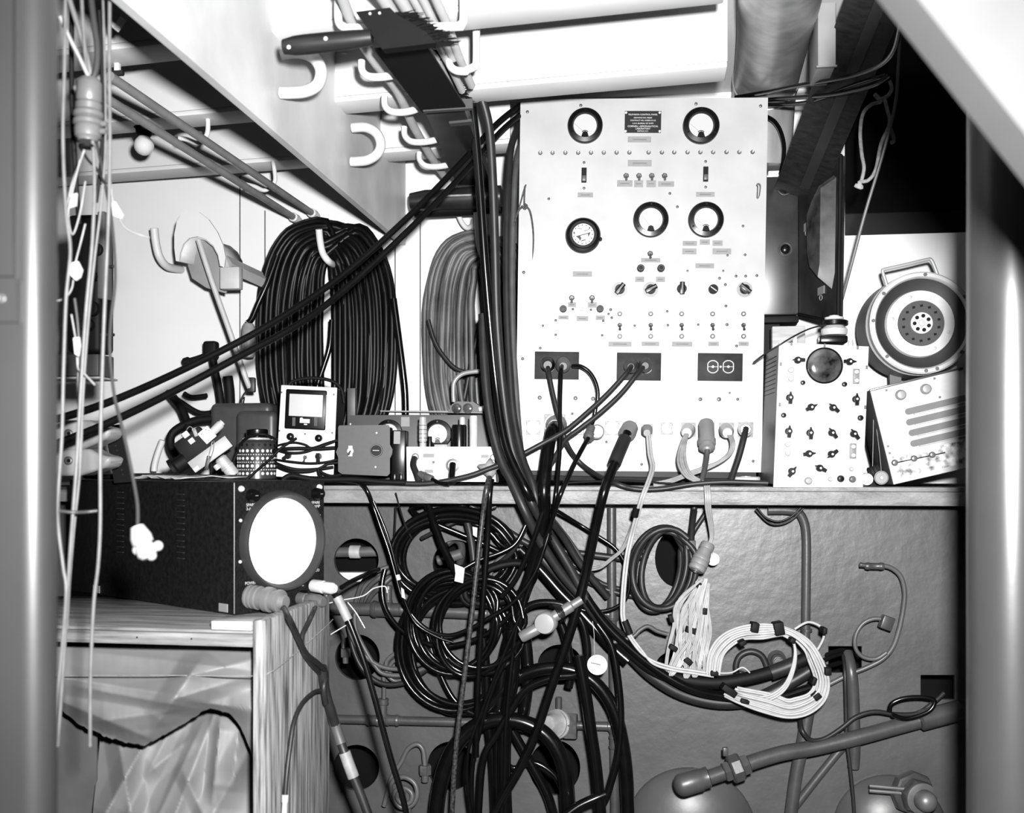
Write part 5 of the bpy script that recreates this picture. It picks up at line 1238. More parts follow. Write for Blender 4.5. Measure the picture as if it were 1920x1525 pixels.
# things seen in the holes
ih = top('inner_pipe', MB().tube([W(610, 1036, 2.80), W(730, 1034, 2.80)], .014, 14), DSTEEL, 'bright steel pipe glimpsed through the upper left bulkhead hole', 'pipe'); sub('coupling', MB().cyl(W(664, 1035, 2.80) - EX * .012, EX, .018, .03, 14, .002), STEEL, ih)
top('inner_ledge', MB().prism3([W(618, 1074, 2.82), W(720, 1074, 2.82), W(720, 1098, 2.82), W(618, 1098, 2.82)], EY * .03), mat('ledge_white', .8, .5), 'white ledge glimpsed low through the upper left bulkhead hole', 'ledge')
top('inner_fitting', MB().cyl(W(820, 1052, 2.74), EX + Vector((0, 0, .3)), .014, .07, 16, .003), DSTEEL, 'steel fitting inside the second upper bulkhead hole', 'fitting')
top('inner_fitting', MB().tube(catmull(path([(838, 1020, 2.72), (852, 1012), (864, 1020), (866, 1040), (862, 1056, 2.76)]), 4), .010, 12), PIPEM, 'bent pipe inside the second upper bulkhead hole', 'fitting')

# ------------------------------------------------------------------ cables from the panel down over the shelf edge
KC = 'cables hanging from the panel'
t = cable('thick_cable', 'thickest black cable, dropping from the big socket near the panel left corner', [(1043, 798, 2.57), (1036, 806, 2.53), (1030, 830, 2.50), (1024, 870, 2.46), (1020, 915, 2.43), (1020, 955, 2.44), (1013, 1005, 2.48), (998, 1070, 2.50), (975, 1135, 2.51), (950, 1220, 2.52), (938, 1300), (934, 1400), (936, 1570, 2.52)], 12.5, BLK, group=KC, seg=14)
plug(t, W(1044, 797, 2.615), W(1040, 800, 2.55), [(0, 0), (.026, .05), (.026, .4), (.024, .45), (.021, .9), (.016, 1), (0, 1)], mat('socket_metal', .58, .35, metal=.25), 'coupling_ring')
t = cable('power_cable', 'black cord from the left plug of the left outlet plate, hanging behind the other', [(1027, 686, 2.58), (1029, 700, 2.55), (1036, 735), (1047, 780), (1062, 830, 2.52), (1082, 862, 2.56), (1110, 885, 2.54), (1150, 905, 2.45), (1190, 917, 2.45), (1240, 917), (1300, 908), (1360, 904), (1440, 906, 2.45)], 4.6, DGR, group=KC)
plug(t, W(1027, 683, 2.605), W(1027, 685, 2.565), [(0, 0), (.018, .02), (.018, .6), (.013, .8), (.010, 1), (0, 1)], BAKE, 'plug', 'round black plug')
t = cable('power_cable', 'black cord hanging straight down from the right plug of the left outlet plate', [(1054, 684, 2.57), (1052, 700, 2.54), (1050, 760), (1050, 830), (1047, 880, 2.46), (1042, 930, 2.43), (1034, 980, 2.46), (1020, 1030), (1000, 1080), (962, 1130), (915, 1160), (880, 1180, 2.46), (840, 1192), (800, 1180), (770, 1150), (752, 1115), (742, 1080), (728, 1030), (712, 985), (700, 950, 2.46), (688, 920, 2.45), (672, 905, 2.46), (640, 900, 2.47)], 4.2, BLK, group=KC)
plug(t, W(1056, 683, 2.605), W(1056, 687, 2.56), [(0, 0), (.019, .02), (.019, .5), (.014, .75), (.009, 1), (0, 1)], mat('plug_grey', .12, .45), 'plug', 'round grey plug')
t = cable('power_cable', 'black cord curving right in a loop from the left outlet plate to a connector', [(1074, 686, 2.57), (1088, 687, 2.56), (1104, 697), (1116, 716), (1121, 740), (1117, 765), (1112, 790, 2.56), (1108, 800, 2.55)], 4, BLK, group=KC)
t = cable('power_cable', 'black cord slanting from the metal angle connector down to the thick cables', [(1103, 822, 2.53), (1090, 845, 2.50), (1072, 880, 2.46), (1052, 925, 2.42), (1040, 960, 2.44), (1020, 1020, 2.47), (1000, 1080), (985, 1125), (972, 1180, 2.48), (955, 1225), (925, 1290), (900, 1370), (885, 1450), (886, 1570, 2.48)], 4.6, BLK, group=KC)
plug(t, W(1109, 800, 2.55), W(1101, 828, 2.53), [(0, 0), (.010, .02), (.010, .4), (.012, .45), (.012, .7), (.008, .8), (.007, 1), (0, 1)], DSTEEL, 'angle_connector')
t2 = top('cap_connector', MB().lathe([(.017, 0), (.018, .004), (.018, .010), (.014, .014), (0, .014)], W(1119, 810, 2.57), FRONT, 26), mat('cap_metal', .40, .4, metal=.3), 'oval grey cap connector hanging beside the angle connector on the panel', 'connector')
sub('cap_stem', MB().tube([W(1118, 816, 2.575), W(1106, 826, 2.555)], .006, 10), DSTEEL, t2)
for pts, r, lab in (([(1184, 686, 2.565), (1176, 698, 2.54), (1140, 738), (1100, 775), (1060, 808), (1010, 836, 2.48), (960, 862), (915, 880), (870, 895, 2.47), (800, 907), (720, 905), (640, 900), (560, 897, 2.46)], 5, 'black cord from the round plug of the middle outlet plate, running left along the shelf'),
                    ([(1211, 684, 2.575), (1196, 700, 2.55), (1165, 738), (1125, 775), (1085, 806), (1060, 826, 2.50), (1035, 868, 2.47), (1012, 905, 2.45), (1004, 935, 2.45), (985, 990, 2.5), (960, 1035), (930, 1060, 2.55)], 5, 'black cord from the right receptacle of the middle outlet plate, slanting to lower left')):
    t = cable('power_cable', lab, pts, r, DGR, group=KC)
    plug(t, W(pts[0][0], pts[0][1], 2.605), W(pts[0][0] - 1, pts[0][1] + 2, 2.56), [(0, 0), (.0175, .02), (.0175, .5), (.012, .8), (.008, 1), (0, 1)], mat('plug_dark', .05, .5), 'plug')
t = cable('thick_cable', 'straight thick black cable slanting from a grey plug under the middle outlet to lower left', [(1176, 812, 2.53), (1165, 838, 2.50), (1146, 885, 2.45), (1132, 925, 2.42), (1118, 985, 2.44), (1100, 1070, 2.46), (1080, 1150), (1058, 1220), (1030, 1300, 2.47), (1005, 1375), (975, 1440), (940, 1500), (905, 1570, 2.47)], 9, BLK, group=KC, seg=12)
plug(t, W(1181, 803, 2.60), W(1172, 822, 2.52), [(0, 0), (.020, .02), (.021, .5), (.016, .75), (.013, 1), (0, 1)], mat('plug_grey2', .28, .45), 'plug', 'grey moulded plug')
sub('sleeve', MB().tube(path([(1172, 822, 2.52), (1160, 850, 2.488), (1152, 870, 2.466)]), .0155, 14), DGR, t)
WC = 'white wires from the panel sockets'
def multi(nm, lab, strands, r, m, group=None, cat='wire'):
    mb = MB()
    for s_ in strands:
        P = path(s_); mb.tube(catmull(P, 5), r * P[0].y / F, 7)
    return top(nm, mb, m, lab, cat, group, ang=60)
mw = multi('wire_pair', 'pale wire pair from the panel hanging over the shelf to the long white harness', [[(1213 + o, 812, 2.56), (1216 + o, 850, 2.53), (1221 + o, 876, 2.50), (1214 + o, 902, 2.46), (1203 + o, 930, 2.43), (1194 + o, 960, 2.45), (1183 + o, 1000, 2.48), (1174 + o, 1040), (1168 + o, 1090), (1165 + o, 1140), (1167 + o, 1165), (1178 + o, 1192), (1200 + o, 1222), (1225, 1240 + o), (1262, 1252 + o), (1300, 1258 + o), (1338, 1264 + o, 2.50)] for o in (0, 5)], 2.6, WIR, WC)
plug(mw, W(1213, 806, 2.60), W(1213, 812, 2.55), [(0, 0), (.014, .05), (.013, .6), (.008, 1), (0, 1)], LGR, 'plug')
for pa, pb in (((1191, 952, 2.445), (1187, 968, 2.455)), ((1168, 1164, 2.49), (1178, 1190, 2.49))):
    a, b = W(pa[0] + 3, pa[1], pa[2]), W(pb[0] + 3, pb[1], pb[2]); sub('tape_wrap', MB().tube([a, b], .0085, 12), BLKM, mw)
mw = multi('wire_pair', 'pale wire branch leaving the taped wire pair and sagging left behind the slanting cable', [[(1190 + o, 972, 2.47), (1180 + o, 1000, 2.50), (1165 + o, 1030), (1148, 1045 + o), (1125, 1062 + o), (1100, 1066 + o, 2.54)] for o in (0, 4)], 2.2, LGR, WC)
mw = multi('wire_bundle', 'pale grey wires sagging from the eighth socket onto the shelf edge', [[(1290 + o * .3, 808, 2.56), (1281 + o * .6, 835, 2.53), (1279 + o, 865, 2.51), (1290 + o, 890, 2.49), (1312 + o, 903, 2.48), (1330 + o * .3, 908, 2.47)] for o in (-8, -3, 1, 6)], 2.6, LGR, WC)
plug(mw, W(1291, 806, 2.60), W(1288, 812, 2.55), [(0, 0), (.017, .05), (.016, .6), (.011, 1), (0, 1)], STEEL, 'plug')
t = cable('connector_lead', 'grey cable with a long upright barrel connector under the right outlet plate', [(1326, 842, 2.54), (1325, 860, 2.53), (1320, 885, 2.50), (1314, 906, 2.48)], 5, MGR, 'cable', KC)
plug(t, W(1324, 788, 2.585), W(1326, 846, 2.54), [(0, 0), (.010, .01), (.016, .06), (.0185, .15), (.0185, .62), (.021, .64), (.021, .78), (.016, .8), (.016, .86), (.019, .87), (.019, .92), (.012, .95), (.010, 1), (0, 1)], mat('connector_grey', .34, .4, metal=.3), 'barrel_connector')
mw = multi('braided_cable', 'pale braided cable from the second socket from right, curling left onto the shelf', [[(1364 + o, 812, 2.56), (1373 + o, 828, 2.54), (1370 + o, 848), (1350 + o, 866), (1318, 880 + o), (1290, 890 + o, 2.52), (1255, 903 + o), (1225, 909 + o, 2.50)] for o in (-3, 0, 3)], 2.2, LGR, WC)
plug(mw, W(1361, 806, 2.60), W(1364, 812, 2.55), [(0, 0), (.017, .05), (.017, .5), (.011, 1), (0, 1)], STEEL, 'plug')
t = cable('panel_cable', 'dark grey cable from the rightmost panel socket down to the shelf', [(1399, 803, 2.55), (1394, 825, 2.53), (1386, 855), (1376, 885, 2.51), (1370, 906, 2.50)], 6, DGR, group=KC)
plug(t, W(1398, 805, 2.605), W(1398, 805, 2.56), [(0, 0), (.018, .03), (.018, .5), (.013, .6), (.011, 1), (0, 1)], STEEL, 'plug')
cable('shelf_wire', 'thin dark wire lying along the shelf edge under the panel', [(1060, 906, 2.50), (1120, 903), (1180, 902), (1250, 907), (1320, 908), (1400, 907, 2.50)], 2.2, BLKM, v0=2.50)
mw = multi('wire_bundle', 'white wires dropping over the shelf edge to the hanging metal connector', [[(1323 + o, 906, 2.47), (1325 + o, 930, 2.44), (1326 + o, 955, 2.46), (1328 + o * .8 + 3, 985, 2.50), (1333 + o * .5, 1010, 2.53), (1325 + o * .5, 1026, 2.54)] for o in (-2, 2, 6)], 2.2, WIR, WC)
plug(mw, W(1329, 1018, 2.54), W(1305, 1070, 2.52), [(0, 0), (.014, .02), (.017, .08), (.017, .22), (.015, .25), (.018, .4), (.019, .5), (.021, .55), (.021, .62), (.019, .64), (.021, .68), (.021, .8), (.019, .82), (.0205, .86), (.0205, .96), (.017, 1), (0, .98)], mat('connector_grey', .34, .4, metal=.3), 'threaded_connector')
sub('connector_face', MB().lathe([(.012, 0), (.012, .003), (.005, .003), (.004, .006), (0, .006)], W(1305, 1070, 2.52), (W(1305, 1070, 2.52) - W(1329, 1018, 2.54)), 18), DSTEEL, mw)
def disc_tag(x, y, r, v, lab, string=None, line=None):
    k = mpp(x, v)
    o = top('disc_tag', MB().lathe([(r * k, 0), (r * k, .0012), (0, .0012)], W(x, y, v), -EY, 28), PAPER, lab, 'tag', 'round white tags')
    if string: sub('string', MB().tube(path(string), .0008, 5), LGR, o)
    if line: sub('faint_line', MB().tube(path(line), .0009, 4), mat('faint_ink', .36, .7), o)
disc_tag(1337, 1049, 12, 2.56, 'round white tag hanging at the threaded metal connector', [(1333, 1030, 2.55), (1336, 1040, 2.557)])
disc_tag(1120, 1247, 19, 2.44, 'round white tag hanging on a string among the thick cables', [(1111, 1165, 2.44), (1114, 1190, 2.44), (1115, 1230, 2.437)], [(1108, 1243, 2.436), (1126, 1247, 2.436)])

# cables bundled left of the panel, running from overhead to the tangle
LC = 'dark cables running down left of the panel'
for pts, r, m, lab in (([(872, 120, 2.35), (882, 180), (892, 260), (900, 360), (908, 480), (918, 600), (930, 720, 2.45), (945, 820), (966, 880), (990, 925, 2.42), (1015, 975, 2.46), (1050, 1040, 2.50), (1090, 1105), (1130, 1165), (1180, 1215), (1230, 1255), (1290, 1290, 2.52), (1350, 1305), (1440, 1312), (1520, 1290, 2.56)], 8.5, BLK, 'leftmost dark cable coming down beside the panel, running on right under the shelf'),
                       ([(888, 132, 2.33), (902, 180), (917, 240), (924, 340), (928, 460), (932, 600), (944, 740, 2.45), (960, 840), (985, 910), (1000, 950, 2.43), (1030, 1000, 2.48), (1066, 1060), (1105, 1130), (1140, 1170, 2.52), (1168, 1195, 2.55)], 8.5, DGR, 'second dark cable from the left, down beside the panel from the overhead hanger'),
                       ([(975, 232, 2.68), (960, 270, 2.62), (953, 330), (950, 430), (950, 560), (955, 680), (963, 780), (980, 860), (998, 905, 2.44), (1012, 950, 2.44), (1055, 1005, 2.52), (1090, 1060), (1140, 1120, 2.58)], 7, DGR, 'dark cable hugging the left edge of the panel from its top corner'),
                       ([(980, 260, 2.70), (968, 310, 2.64), (963, 400), (960, 520), (962, 640), (968, 740), (975, 830), (985, 890), (1000, 935, 2.45), (1035, 975, 2.56), (1070, 1020), (1110, 1080, 2.62)], 6, MGR, 'grey cable squeezed between the panel edge and the dark cables'),
                       ([(905, 590, 2.52), (908, 680), (918, 780, 2.48), (938, 860), (960, 905, 2.45), (985, 960, 2.44), (1010, 1010), (1052, 1075, 2.5), (1090, 1120), (1128, 1172, 2.54)], 9, DGR, 'dark cable rising from the tangle and ending behind the leftmost cable')):
    cable('run_cable', lab, pts, r, m, group=LC, seg=10)
DC = 'long cables slanting from the panel top to the left edge'
for pts, lab in (([(985, 192, 2.70), (975, 198, 2.62), (930, 234, 2.55), (862, 308, 2.45), (762, 410, 2.35), (640, 518, 2.25), (500, 612, 2.12), (350, 690, 2.0), (200, 756, 1.85), (60, 800, 1.7)], 'upper of the two black cables slanting from the panel top across to the left'),
                 ([(990, 212, 2.70), (978, 215, 2.62), (938, 248, 2.55), (870, 325, 2.45), (770, 428, 2.35), (650, 540, 2.25), (560, 608, 2.15), (450, 668, 2.05), (330, 732, 1.95), (200, 795, 1.82), (60, 850, 1.7)], 'lower of the two black cables slanting from the panel top across to the left')):
    cable('slanting_cable', lab, pts, 6.2, COILB, group=DC, seg=12)
for pts, r, lab in (([(1380, 182, 2.72), (1440, 172, 2.60), (1500, 160, 2.45), (1560, 150, 2.32), (1610, 139, 2.24), (1650, 122, 2.16), (1674, 98, 2.08), (1686, 60, 2.0), (1694, 0, 1.9), (1698, -40, 1.85)], 4.6, 'black cable from behind the panel top right, curving up to the top of the frame'),
                    ([(1430, 188, 2.72), (1480, 184, 2.58), (1540, 180, 2.42), (1590, 172, 2.32), (1640, 158, 2.24), (1668, 140, 2.20)], 4.4, 'black cable from the panel top right, sagging below the upper one to the dark side'),
                    ([(1436, 196, 2.72), (1480, 196, 2.60), (1530, 188, 2.46), (1585, 165, 2.34), (1630, 150, 2.26), (1662, 140, 2.22)], 4, 'lowest black cable crossing from the panel top right behind the other two'),
                    ([(1436, 218, 2.72), (1452, 228), (1464, 248), (1470, 275), (1468, 305), (1464, 326, 2.82)], 4, 'short black cable looping down from the panel right edge to the dark case')):
    cable('upper_cable', lab, pts, r, BLK, group='black cables at the panel top right', v0=2.68)

# ------------------------------------------------------------------ tangle below the shelf
CG = 'black cable coils hanging under the shelf'
coil('hanging_coil', 'big round black coil hanging under the shelf left of the thick cables', 850, 1045, 2.60, 108, 82, 9, 5.4, BLK, group=CG, seed=4, jx=.10, jy=.12, lead=[(795, 945, 2.52), (780, 965, 2.56)], dv=.007)
coil('hanging_coil', 'middle black coil tied with a white tape below the big round coil', 850, 1165, 2.54, 82, 92, 7, 4.6, BLK, group=CG, seed=9, jx=.14, jy=.10, dv=.007)
coil('hanging_coil', 'lower right black coil overlapping the taped coil', 898, 1175, 2.50, 82, 86, 6, 4.6, BLK, group=CG, seed=12, jx=.16, jy=.12, tilt=.3, dv=.006)
coil('hanging_coil', 'lowest long black coil reaching down to the lower horizontal pipe', 858, 1215, 2.58, 98, 118, 7, 5.2, BLK, group=CG, seed=21, jx=.12, jy=.10, dv=.007)
coil('hanging_coil', 'flat dark coil lying across the tangle left of the metal tee connector', 935, 1095, 2.56, 72, 34, 5, 6, BLKM, group=CG, seed=31, tilt=-.35, dv=.008)
top('tape_flag', MB().prism3([W(852, 1058, 2.44), (W(862, 1062, 2.44)), W(871, 1066, 2.44), W(868, 1094, 2.44), W(852, 1090, 2.44), W(854, 1076, 2.44)], EY * .006), PAPER, 'torn white tape flag wrapped on the taped black coil', 'tape')
top('tape_flag', MB().prism3([W(886, 988, 2.48), W(895, 990, 2.48), W(894, 1008, 2.48), W(887, 1004, 2.48)], EY * .004), PAPER, 'small white tape scrap high on the big round coil', 'tape')
coil('strapped_coil', 'black cable coil with a cloth strap hanging before the oval hole on the right', 1240, 1068, 2.60, 50, 74, 6, 5.8, DGR, seed=6, jx=.30, jy=.08, tilt=.20, dv=.009, lead=[(1302, 958, 2.56), (1298, 985, 2.58)], ph=-.6)
top('cloth_strap', MB().box(-.012, .012, -.02, .012, -.010, .012, .003, 2, Matrix.Translation(W(1293, 1022, 2.575))), MGR, 'grey cloth strap round the top of the coil before the oval hole', 'strap')
cable('under_shelf_cable', 'dark cable dropping from the shelf to the strapped coil at right', [(1302, 950, 2.60), (1298, 985), (1293, 1020, 2.60)], 6, DGR, v0=2.60)
cable('under_shelf_cable', 'dark cable slanting from under the shelf to the strapped coil', [(1330, 950, 2.62), (1318, 970), (1302, 995), (1294, 1015, 2.61)], 5, DGR, v0=2.61)
TC = 'black cables in the tangle under the shelf'
def tang(lab, pts, r, m=BLK, v=2.5, seg=10): return cable('tangle_cable', lab, pts, r, m, group=TC, v0=v, seg=seg)
tang('left spiral-wrapped cable of two hanging straight from the shelf to the bottom edge', [(918, 895, 2.44), (912, 920, 2.42), (905, 970, 2.43), (895, 1060), (885, 1150), (873, 1250), (862, 1340), (852, 1440), (846, 1570, 2.43)], 5, mat('spiral_cable', .04, .35, var=.9, scale=160), 2.43)
tang('right black cable of two hanging straight from the shelf through the coils', [(922, 900, 2.44), (918, 930, 2.425), (915, 1000, 2.44), (908, 1100), (901, 1200), (896, 1300), (893, 1420, 2.46)], 5.5, BLK, 2.44)
tang('black cable entering under the shelf left and dropping steeply to the white tape flag', [(802, 946, 2.55), (815, 985), (828, 1020), (845, 1055), (858, 1078, 2.47)], 7.5, BLK, 2.52)
tang('dark cable dropping from the shelf right of the big coil', [(866, 946, 2.58), (878, 985), (886, 1030), (890, 1075), (890, 1120, 2.54)], 7.5, DGR, 2.56)
tang('dark cable slanting right from under the shelf across the panel cables', [(882, 948, 2.60), (915, 972), (955, 998), (1000, 1024), (1060, 1034), (1120, 1042), (1180, 1048), (1215, 1040, 2.62)], 6.5, DGR, 2.6)
tang('thin black cable slanting right from the thick cable past the vertical pipe, looping back', [(1040, 955, 2.50), (1080, 980, 2.55), (1120, 1005), (1155, 1030), (1175, 1065), (1180, 1100), (1170, 1128), (1140, 1145), (1105, 1146), (1080, 1140), (1050, 1128, 2.55)], 3.6, BLK, 2.55)
tang('black cable rising right from the white tape flag to the shelf', [(870, 1066, 2.46), (900, 1050), (940, 1036), (968, 1018), (988, 980), (1004, 948, 2.5)], 4.2, BLK, 2.47)
tang('short grey loop of wire at right of the big coil', [(918, 1090, 2.56), (926, 1060), (942, 1045), (962, 1040, 2.56)], 4, MGR, 2.56)
for pts, r, m, lab in (([(985, 955, 2.60), (1020, 1010), (1060, 1070), (1095, 1120), (1125, 1160, 2.58)], 11, DGR, 'thick grey-black cable slanting down right under the shelf, upper of three'),
                       ([(1010, 1040, 2.58), (1045, 1078), (1080, 1118), (1118, 1160), (1160, 1200, 2.56)], 11, DGR, 'thick grey-black cable slanting down right under the shelf, middle of three'),
                       ([(975, 1030, 2.57), (1015, 1070), (1050, 1110), (1080, 1140), (1110, 1172), (1150, 1215), (1178, 1240, 2.55)], 12, BLK, 'thick grey-black cable slanting down right under the shelf, lowest of three'),
                       ([(1000, 1035, 2.62), (1050, 1062), (1100, 1090), (1150, 1110), (1200, 1120, 2.63)], 5.5, DGR, 'thin grey-black cable slanting flat to the right behind the vertical pipe')):
    tang(lab, pts, r, m, 2.58)
# lower arcs of heavy cable
for pts, r, lab in (([(815, 1570, 2.50), (822, 1490), (842, 1420), (880, 1370), (930, 1350), (985, 1356), (1030, 1385), (1056, 1435), (1064, 1500), (1066, 1570, 2.50)], 15, 'heaviest black cable arching like a gate at the bottom centre'),
                    ([(905, 1345, 2.52), (930, 1310), (970, 1272), (1020, 1254), (1070, 1256), (1115, 1280), (1150, 1330), (1168, 1400), (1176, 1480), (1178, 1570, 2.52)], 13, 'heavy black cable arching right over the hex nut down to the bottom edge'),
                    ([(1085, 1230, 2.46), (1098, 1300), (1108, 1370), (1118, 1440), (1130, 1570, 2.46)], 11, 'heavy black cable dropping before the right end of the lower pipe'),
                    ([(1120, 1170, 2.52), (1146, 1210), (1158, 1270), (1164, 1340), (1160, 1410), (1145, 1470), (1130, 1510), (1090, 1570, 2.50)], 7, 'black cable bowing right past the pipe tee and back to bottom centre'),
                    ([(970, 1160, 2.48), (990, 1138), (1020, 1130), (1060, 1136), (1088, 1160), (1100, 1200), (1100, 1240), (1080, 1265), (1040, 1270), (990, 1290), (960, 1330), (930, 1380), (905, 1430), (895, 1570, 2.48)], 7, 'black cable ringing the metal tee connector and running down left'),
                    ([(960, 1180, 2.50), (962, 1260), (950, 1340), (945, 1430), (950, 1570, 2.50)], 13, 'heavy black cable upright left of the metal tee connector'),
                    ([(985, 1190, 2.54), (990, 1260), (985, 1320), (975, 1370, 2.54)], 11, 'heavy black cable short upright under the metal tee connector'),
                    ([(920, 1400, 2.54), (960, 1440, 2.56), (1000, 1430), (1040, 1455), (1060, 1500, 2.56)], 5, 'thin black cable arched low at the bottom centre hole'),
                    ([(905, 1180, 2.52), (912, 1260), (915, 1350), (925, 1440), (930, 1570, 2.52)], 8, 'black upright cable in the middle of the tangle bottom'),
                    ([(960, 1370, 2.56), (1000, 1440), (1030, 1500), (1046, 1570, 2.56)], 9, 'black cable slanting right to the bottom edge behind the gate-like arch'),
                    ([(800, 1190, 2.56), (820, 1250), (850, 1310), (890, 1340), (940, 1345, 2.54)], 5, 'black cable sagging from the lowest coil to the heavy arch'),
                    ([(940, 1120, 2.46), (965, 1090), (985, 1050), (1005, 1000), (1022, 945, 2.43)], 5, 'black cable running beside the thickest cable to the coils'),
                    ([(1046, 1155, 2.53), (1062, 1200), (1070, 1260), (1066, 1290, 2.53)], 8, 'black cable hidden behind the tag string'),
                    ([(975, 1155, 2.43), (950, 1215), (930, 1265), (905, 1330), (880, 1400), (876, 1470), (890, 1570, 2.44)], 3.4, 'thin shiny cable curving down left of the tee connector')):
    tang(lab, pts, r, BLK, 2.5, 12)
tang('dark cable slanting right from the big coil to the thick panel cables', [(790, 1010, 2.60), (840, 985, 2.58), (890, 965), (930, 950, 2.60)], 4, DGR, 2.6)
tang('dark cable leaving the middle coil for the vertical pipe', [(925, 1010, 2.60), (1000, 1030, 2.62), (1070, 1056), (1130, 1095), (1180, 1108, 2.645)], 4.5, DGR, 2.62)
tang('shiny black cable dropping beside the heavy upright left of the tee connector', [(978, 1120, 2.47), (965, 1200), (955, 1290), (948, 1380), (946, 1470), (935, 1570, 2.47)], 4.5, BLK, 2.47)
tang('black cable crossing low from the gate-like arch to the heavy right cable', [(1060, 1530, 2.44), (1085, 1512), (1115, 1498), (1135, 1490, 2.46)], 9, BLK, 2.45)
# metal tee connector tied into the tangle
tc = top('tee_connector', MB().lathe([(0, 0), (.012, .001), (.0135, .006), (.0135, .05), (.011, .054), (.011, .066)], W(976, 1196, 2.40), W(1010, 1178, 2.40) - W(976, 1196, 2.40), 20), mat('tee_metal', .24, .38, metal=.3), 'pale metal tee connector tied into the black cables at centre', 'connector')
sub('collar_disc', MB().lathe([(.020, -.014), (.025, -.010), (.025, .012), (.022, .018), (.012, .020), (0, .020)], W(1024, 1168, 2.40), -EY - EX * .15, 26), mat('tee_pale', .34, .42), tc)
sub('long_arm', MB().lathe([(.013, 0), (.013, .052), (.010, .056), (.010, .08), (0, .08)], W(1034, 1160, 2.40), W(1066, 1140, 2.41) - W(1034, 1160, 2.40), 18), mat('tee_metal', .24, .38, metal=.3), tc)
mb = MB()
for q in range(5): mb.tube(catmull(path([(1030 + q * 3, 1140 + q, 2.40), (1036 + q * 3, 1134, 2.37), (1046 + q * 3, 1150, 2.38), (1052 + q * 2, 1166, 2.41)]), 3), .0012, 5)
sub('binding_string', mb, BLKM, tc)
# light small leads in the tangle
mw = multi('hose_bundle', 'grey rubber hoses curving out of the upper left hole beside the crate', [[(740 + o * .5, 1062 + o * .5, 2.62), (705 + o, 1078 + o, 2.60), (682 + o, 1100 + o), (668 + o, 1140, 2.64)] for o in (-4, 6, 16)], 4.5, MGR, None, 'hose')
mw = multi('hose_bundle', 'grey rubber hoses sweeping from the hole beside the crate down and right to the coils', [[(653 + o, 1150, 2.58), (655 + o, 1180), (668 + o, 1210), (690 + o, 1235 + o), (720, 1252 + o), (760, 1254 + o), (800, 1240 + o, 2.58)] for o in (0, 12)], 4.5, MGR, None, 'hose')
cable('hose', 'dark hose sagging below the second left hole and up to the coils', [(655, 1160, 2.60), (660, 1210), (680, 1255), (715, 1282), (760, 1280), (800, 1255), (820, 1235, 2.58)], 5, DGR, 'hose', v0=2.59)
cable('hose', 'black hose sagging from the upper pipe fitting to the lowest coil', [(722, 1068, 2.56), (716, 1100), (722, 1140), (745, 1175), (780, 1200), (830, 1212), (890, 1200), (940, 1170), (965, 1140, 2.50)], 5, BLK, 'hose', v0=2.53)
cable('thin_wire', 'thin dark wire dropping from the shelf edge left of the big coil', [(742, 925, 2.45), (750, 955, 2.5), (760, 985), (772, 1010, 2.56)], 1.6, DGR, 'wire', v0=2.5)
cable('thin_wire', 'thin dark wire pair hanging under the shelf left of the big coil', [(742, 950, 2.60), (740, 1000), (738, 1040, 2.58)], 1.8, BLKM, 'wire', v0=2.6, more=[[(748, 950, 2.60), (756, 980), (758, 1010, 2.58)]])
tl = cable('tagged_lead', 'black lead with pale collars running down from the shelf through the big coil', [(700, 940, 2.44), (725, 1000), (742, 1060), (750, 1095), (760, 1130), (780, 1170), (820, 1195), (850, 1205, 2.46)], 2.8, BLK, 'lead', v0=2.45)
sub('pale_collar', MB().tube(path([(745, 1078, 2.448), (748, 1088, 2.448)]), .0055, 10), PAPER, tl)
sub('pale_tag', MB().prism3([W(752, 1102, 2.44), W(757, 1106, 2.44), W(760, 1124, 2.44), W(753, 1120, 2.44)], EY * .004), PAPER, tl)
cable('sagging_wire', 'thin grey wires sagging in a bow under the shelf at right', [(1420, 952, 2.60), (1435, 970), (1458, 978), (1482, 970), (1502, 952, 2.60)], 1.8, DGR, 'wire', v0=2.6, more=[[(1416, 956, 2.60), (1440, 980), (1462, 984), (1486, 974), (1506, 954, 2.60)]])
cable('loop_cable', 'black cord waving from the leaning pipe over the union pipe to the right', [(1500, 1345, 2.60), (1504, 1370, 2.56), (1520, 1388), (1545, 1386), (1575, 1368), (1605, 1345), (1640, 1335), (1680, 1340), (1720, 1338), (1750, 1318), (1770, 1300, 2.62)], 4.5, DGR, 'cord', v0=2.56)
cable('loop_cable', 'black cord forming a small loop before the right square slot', [(1668, 1335, 2.58), (1672, 1320), (1695, 1310), (1730, 1308), (1752, 1315), (1740, 1335), (1700, 1348), (1672, 1340, 2.57)], 4.5, BLK, 'cord', v0=2.58)

# taped black harness running right, and its second strand
hr = cable('taped_harness', 'thick tape-wrapped black harness sweeping right under the white wire skein', [(1160, 1200, 2.54), (1190, 1228), (1230, 1258), (1290, 1276), (1350, 1280), (1420, 1268), (1475, 1250), (1510, 1236), (1530, 1224, 2.56)], 12, BLKM, 'cable harness', v0=2.54, seg=14)
sub('tape_wrap', MB().tube(catmull(path([(1445, 1262, 2.547), (1468, 1254, 2.55), (1490, 1245, 2.552)]), 3), .0175, 14), DGR, hr)
cable('taped_harness', 'thick dark grey cable sagging deeper under the taped harness', [(1185, 1232, 2.58), (1225, 1270), (1280, 1302), (1350, 1318), (1420, 1310), (1490, 1275), (1545, 1240, 2.60)], 12, DGR, 'cable harness', v0=2.58, seg=14)
cable('harness_branch', 'thin taped branch with pale wires curling up from the harness to the skein', [(1150, 1205, 2.52), (1185, 1195), (1200, 1182), (1215, 1175), (1232, 1184), (1252, 1190, 2.54)], 4, MGR, 'cable', v0=2.53)

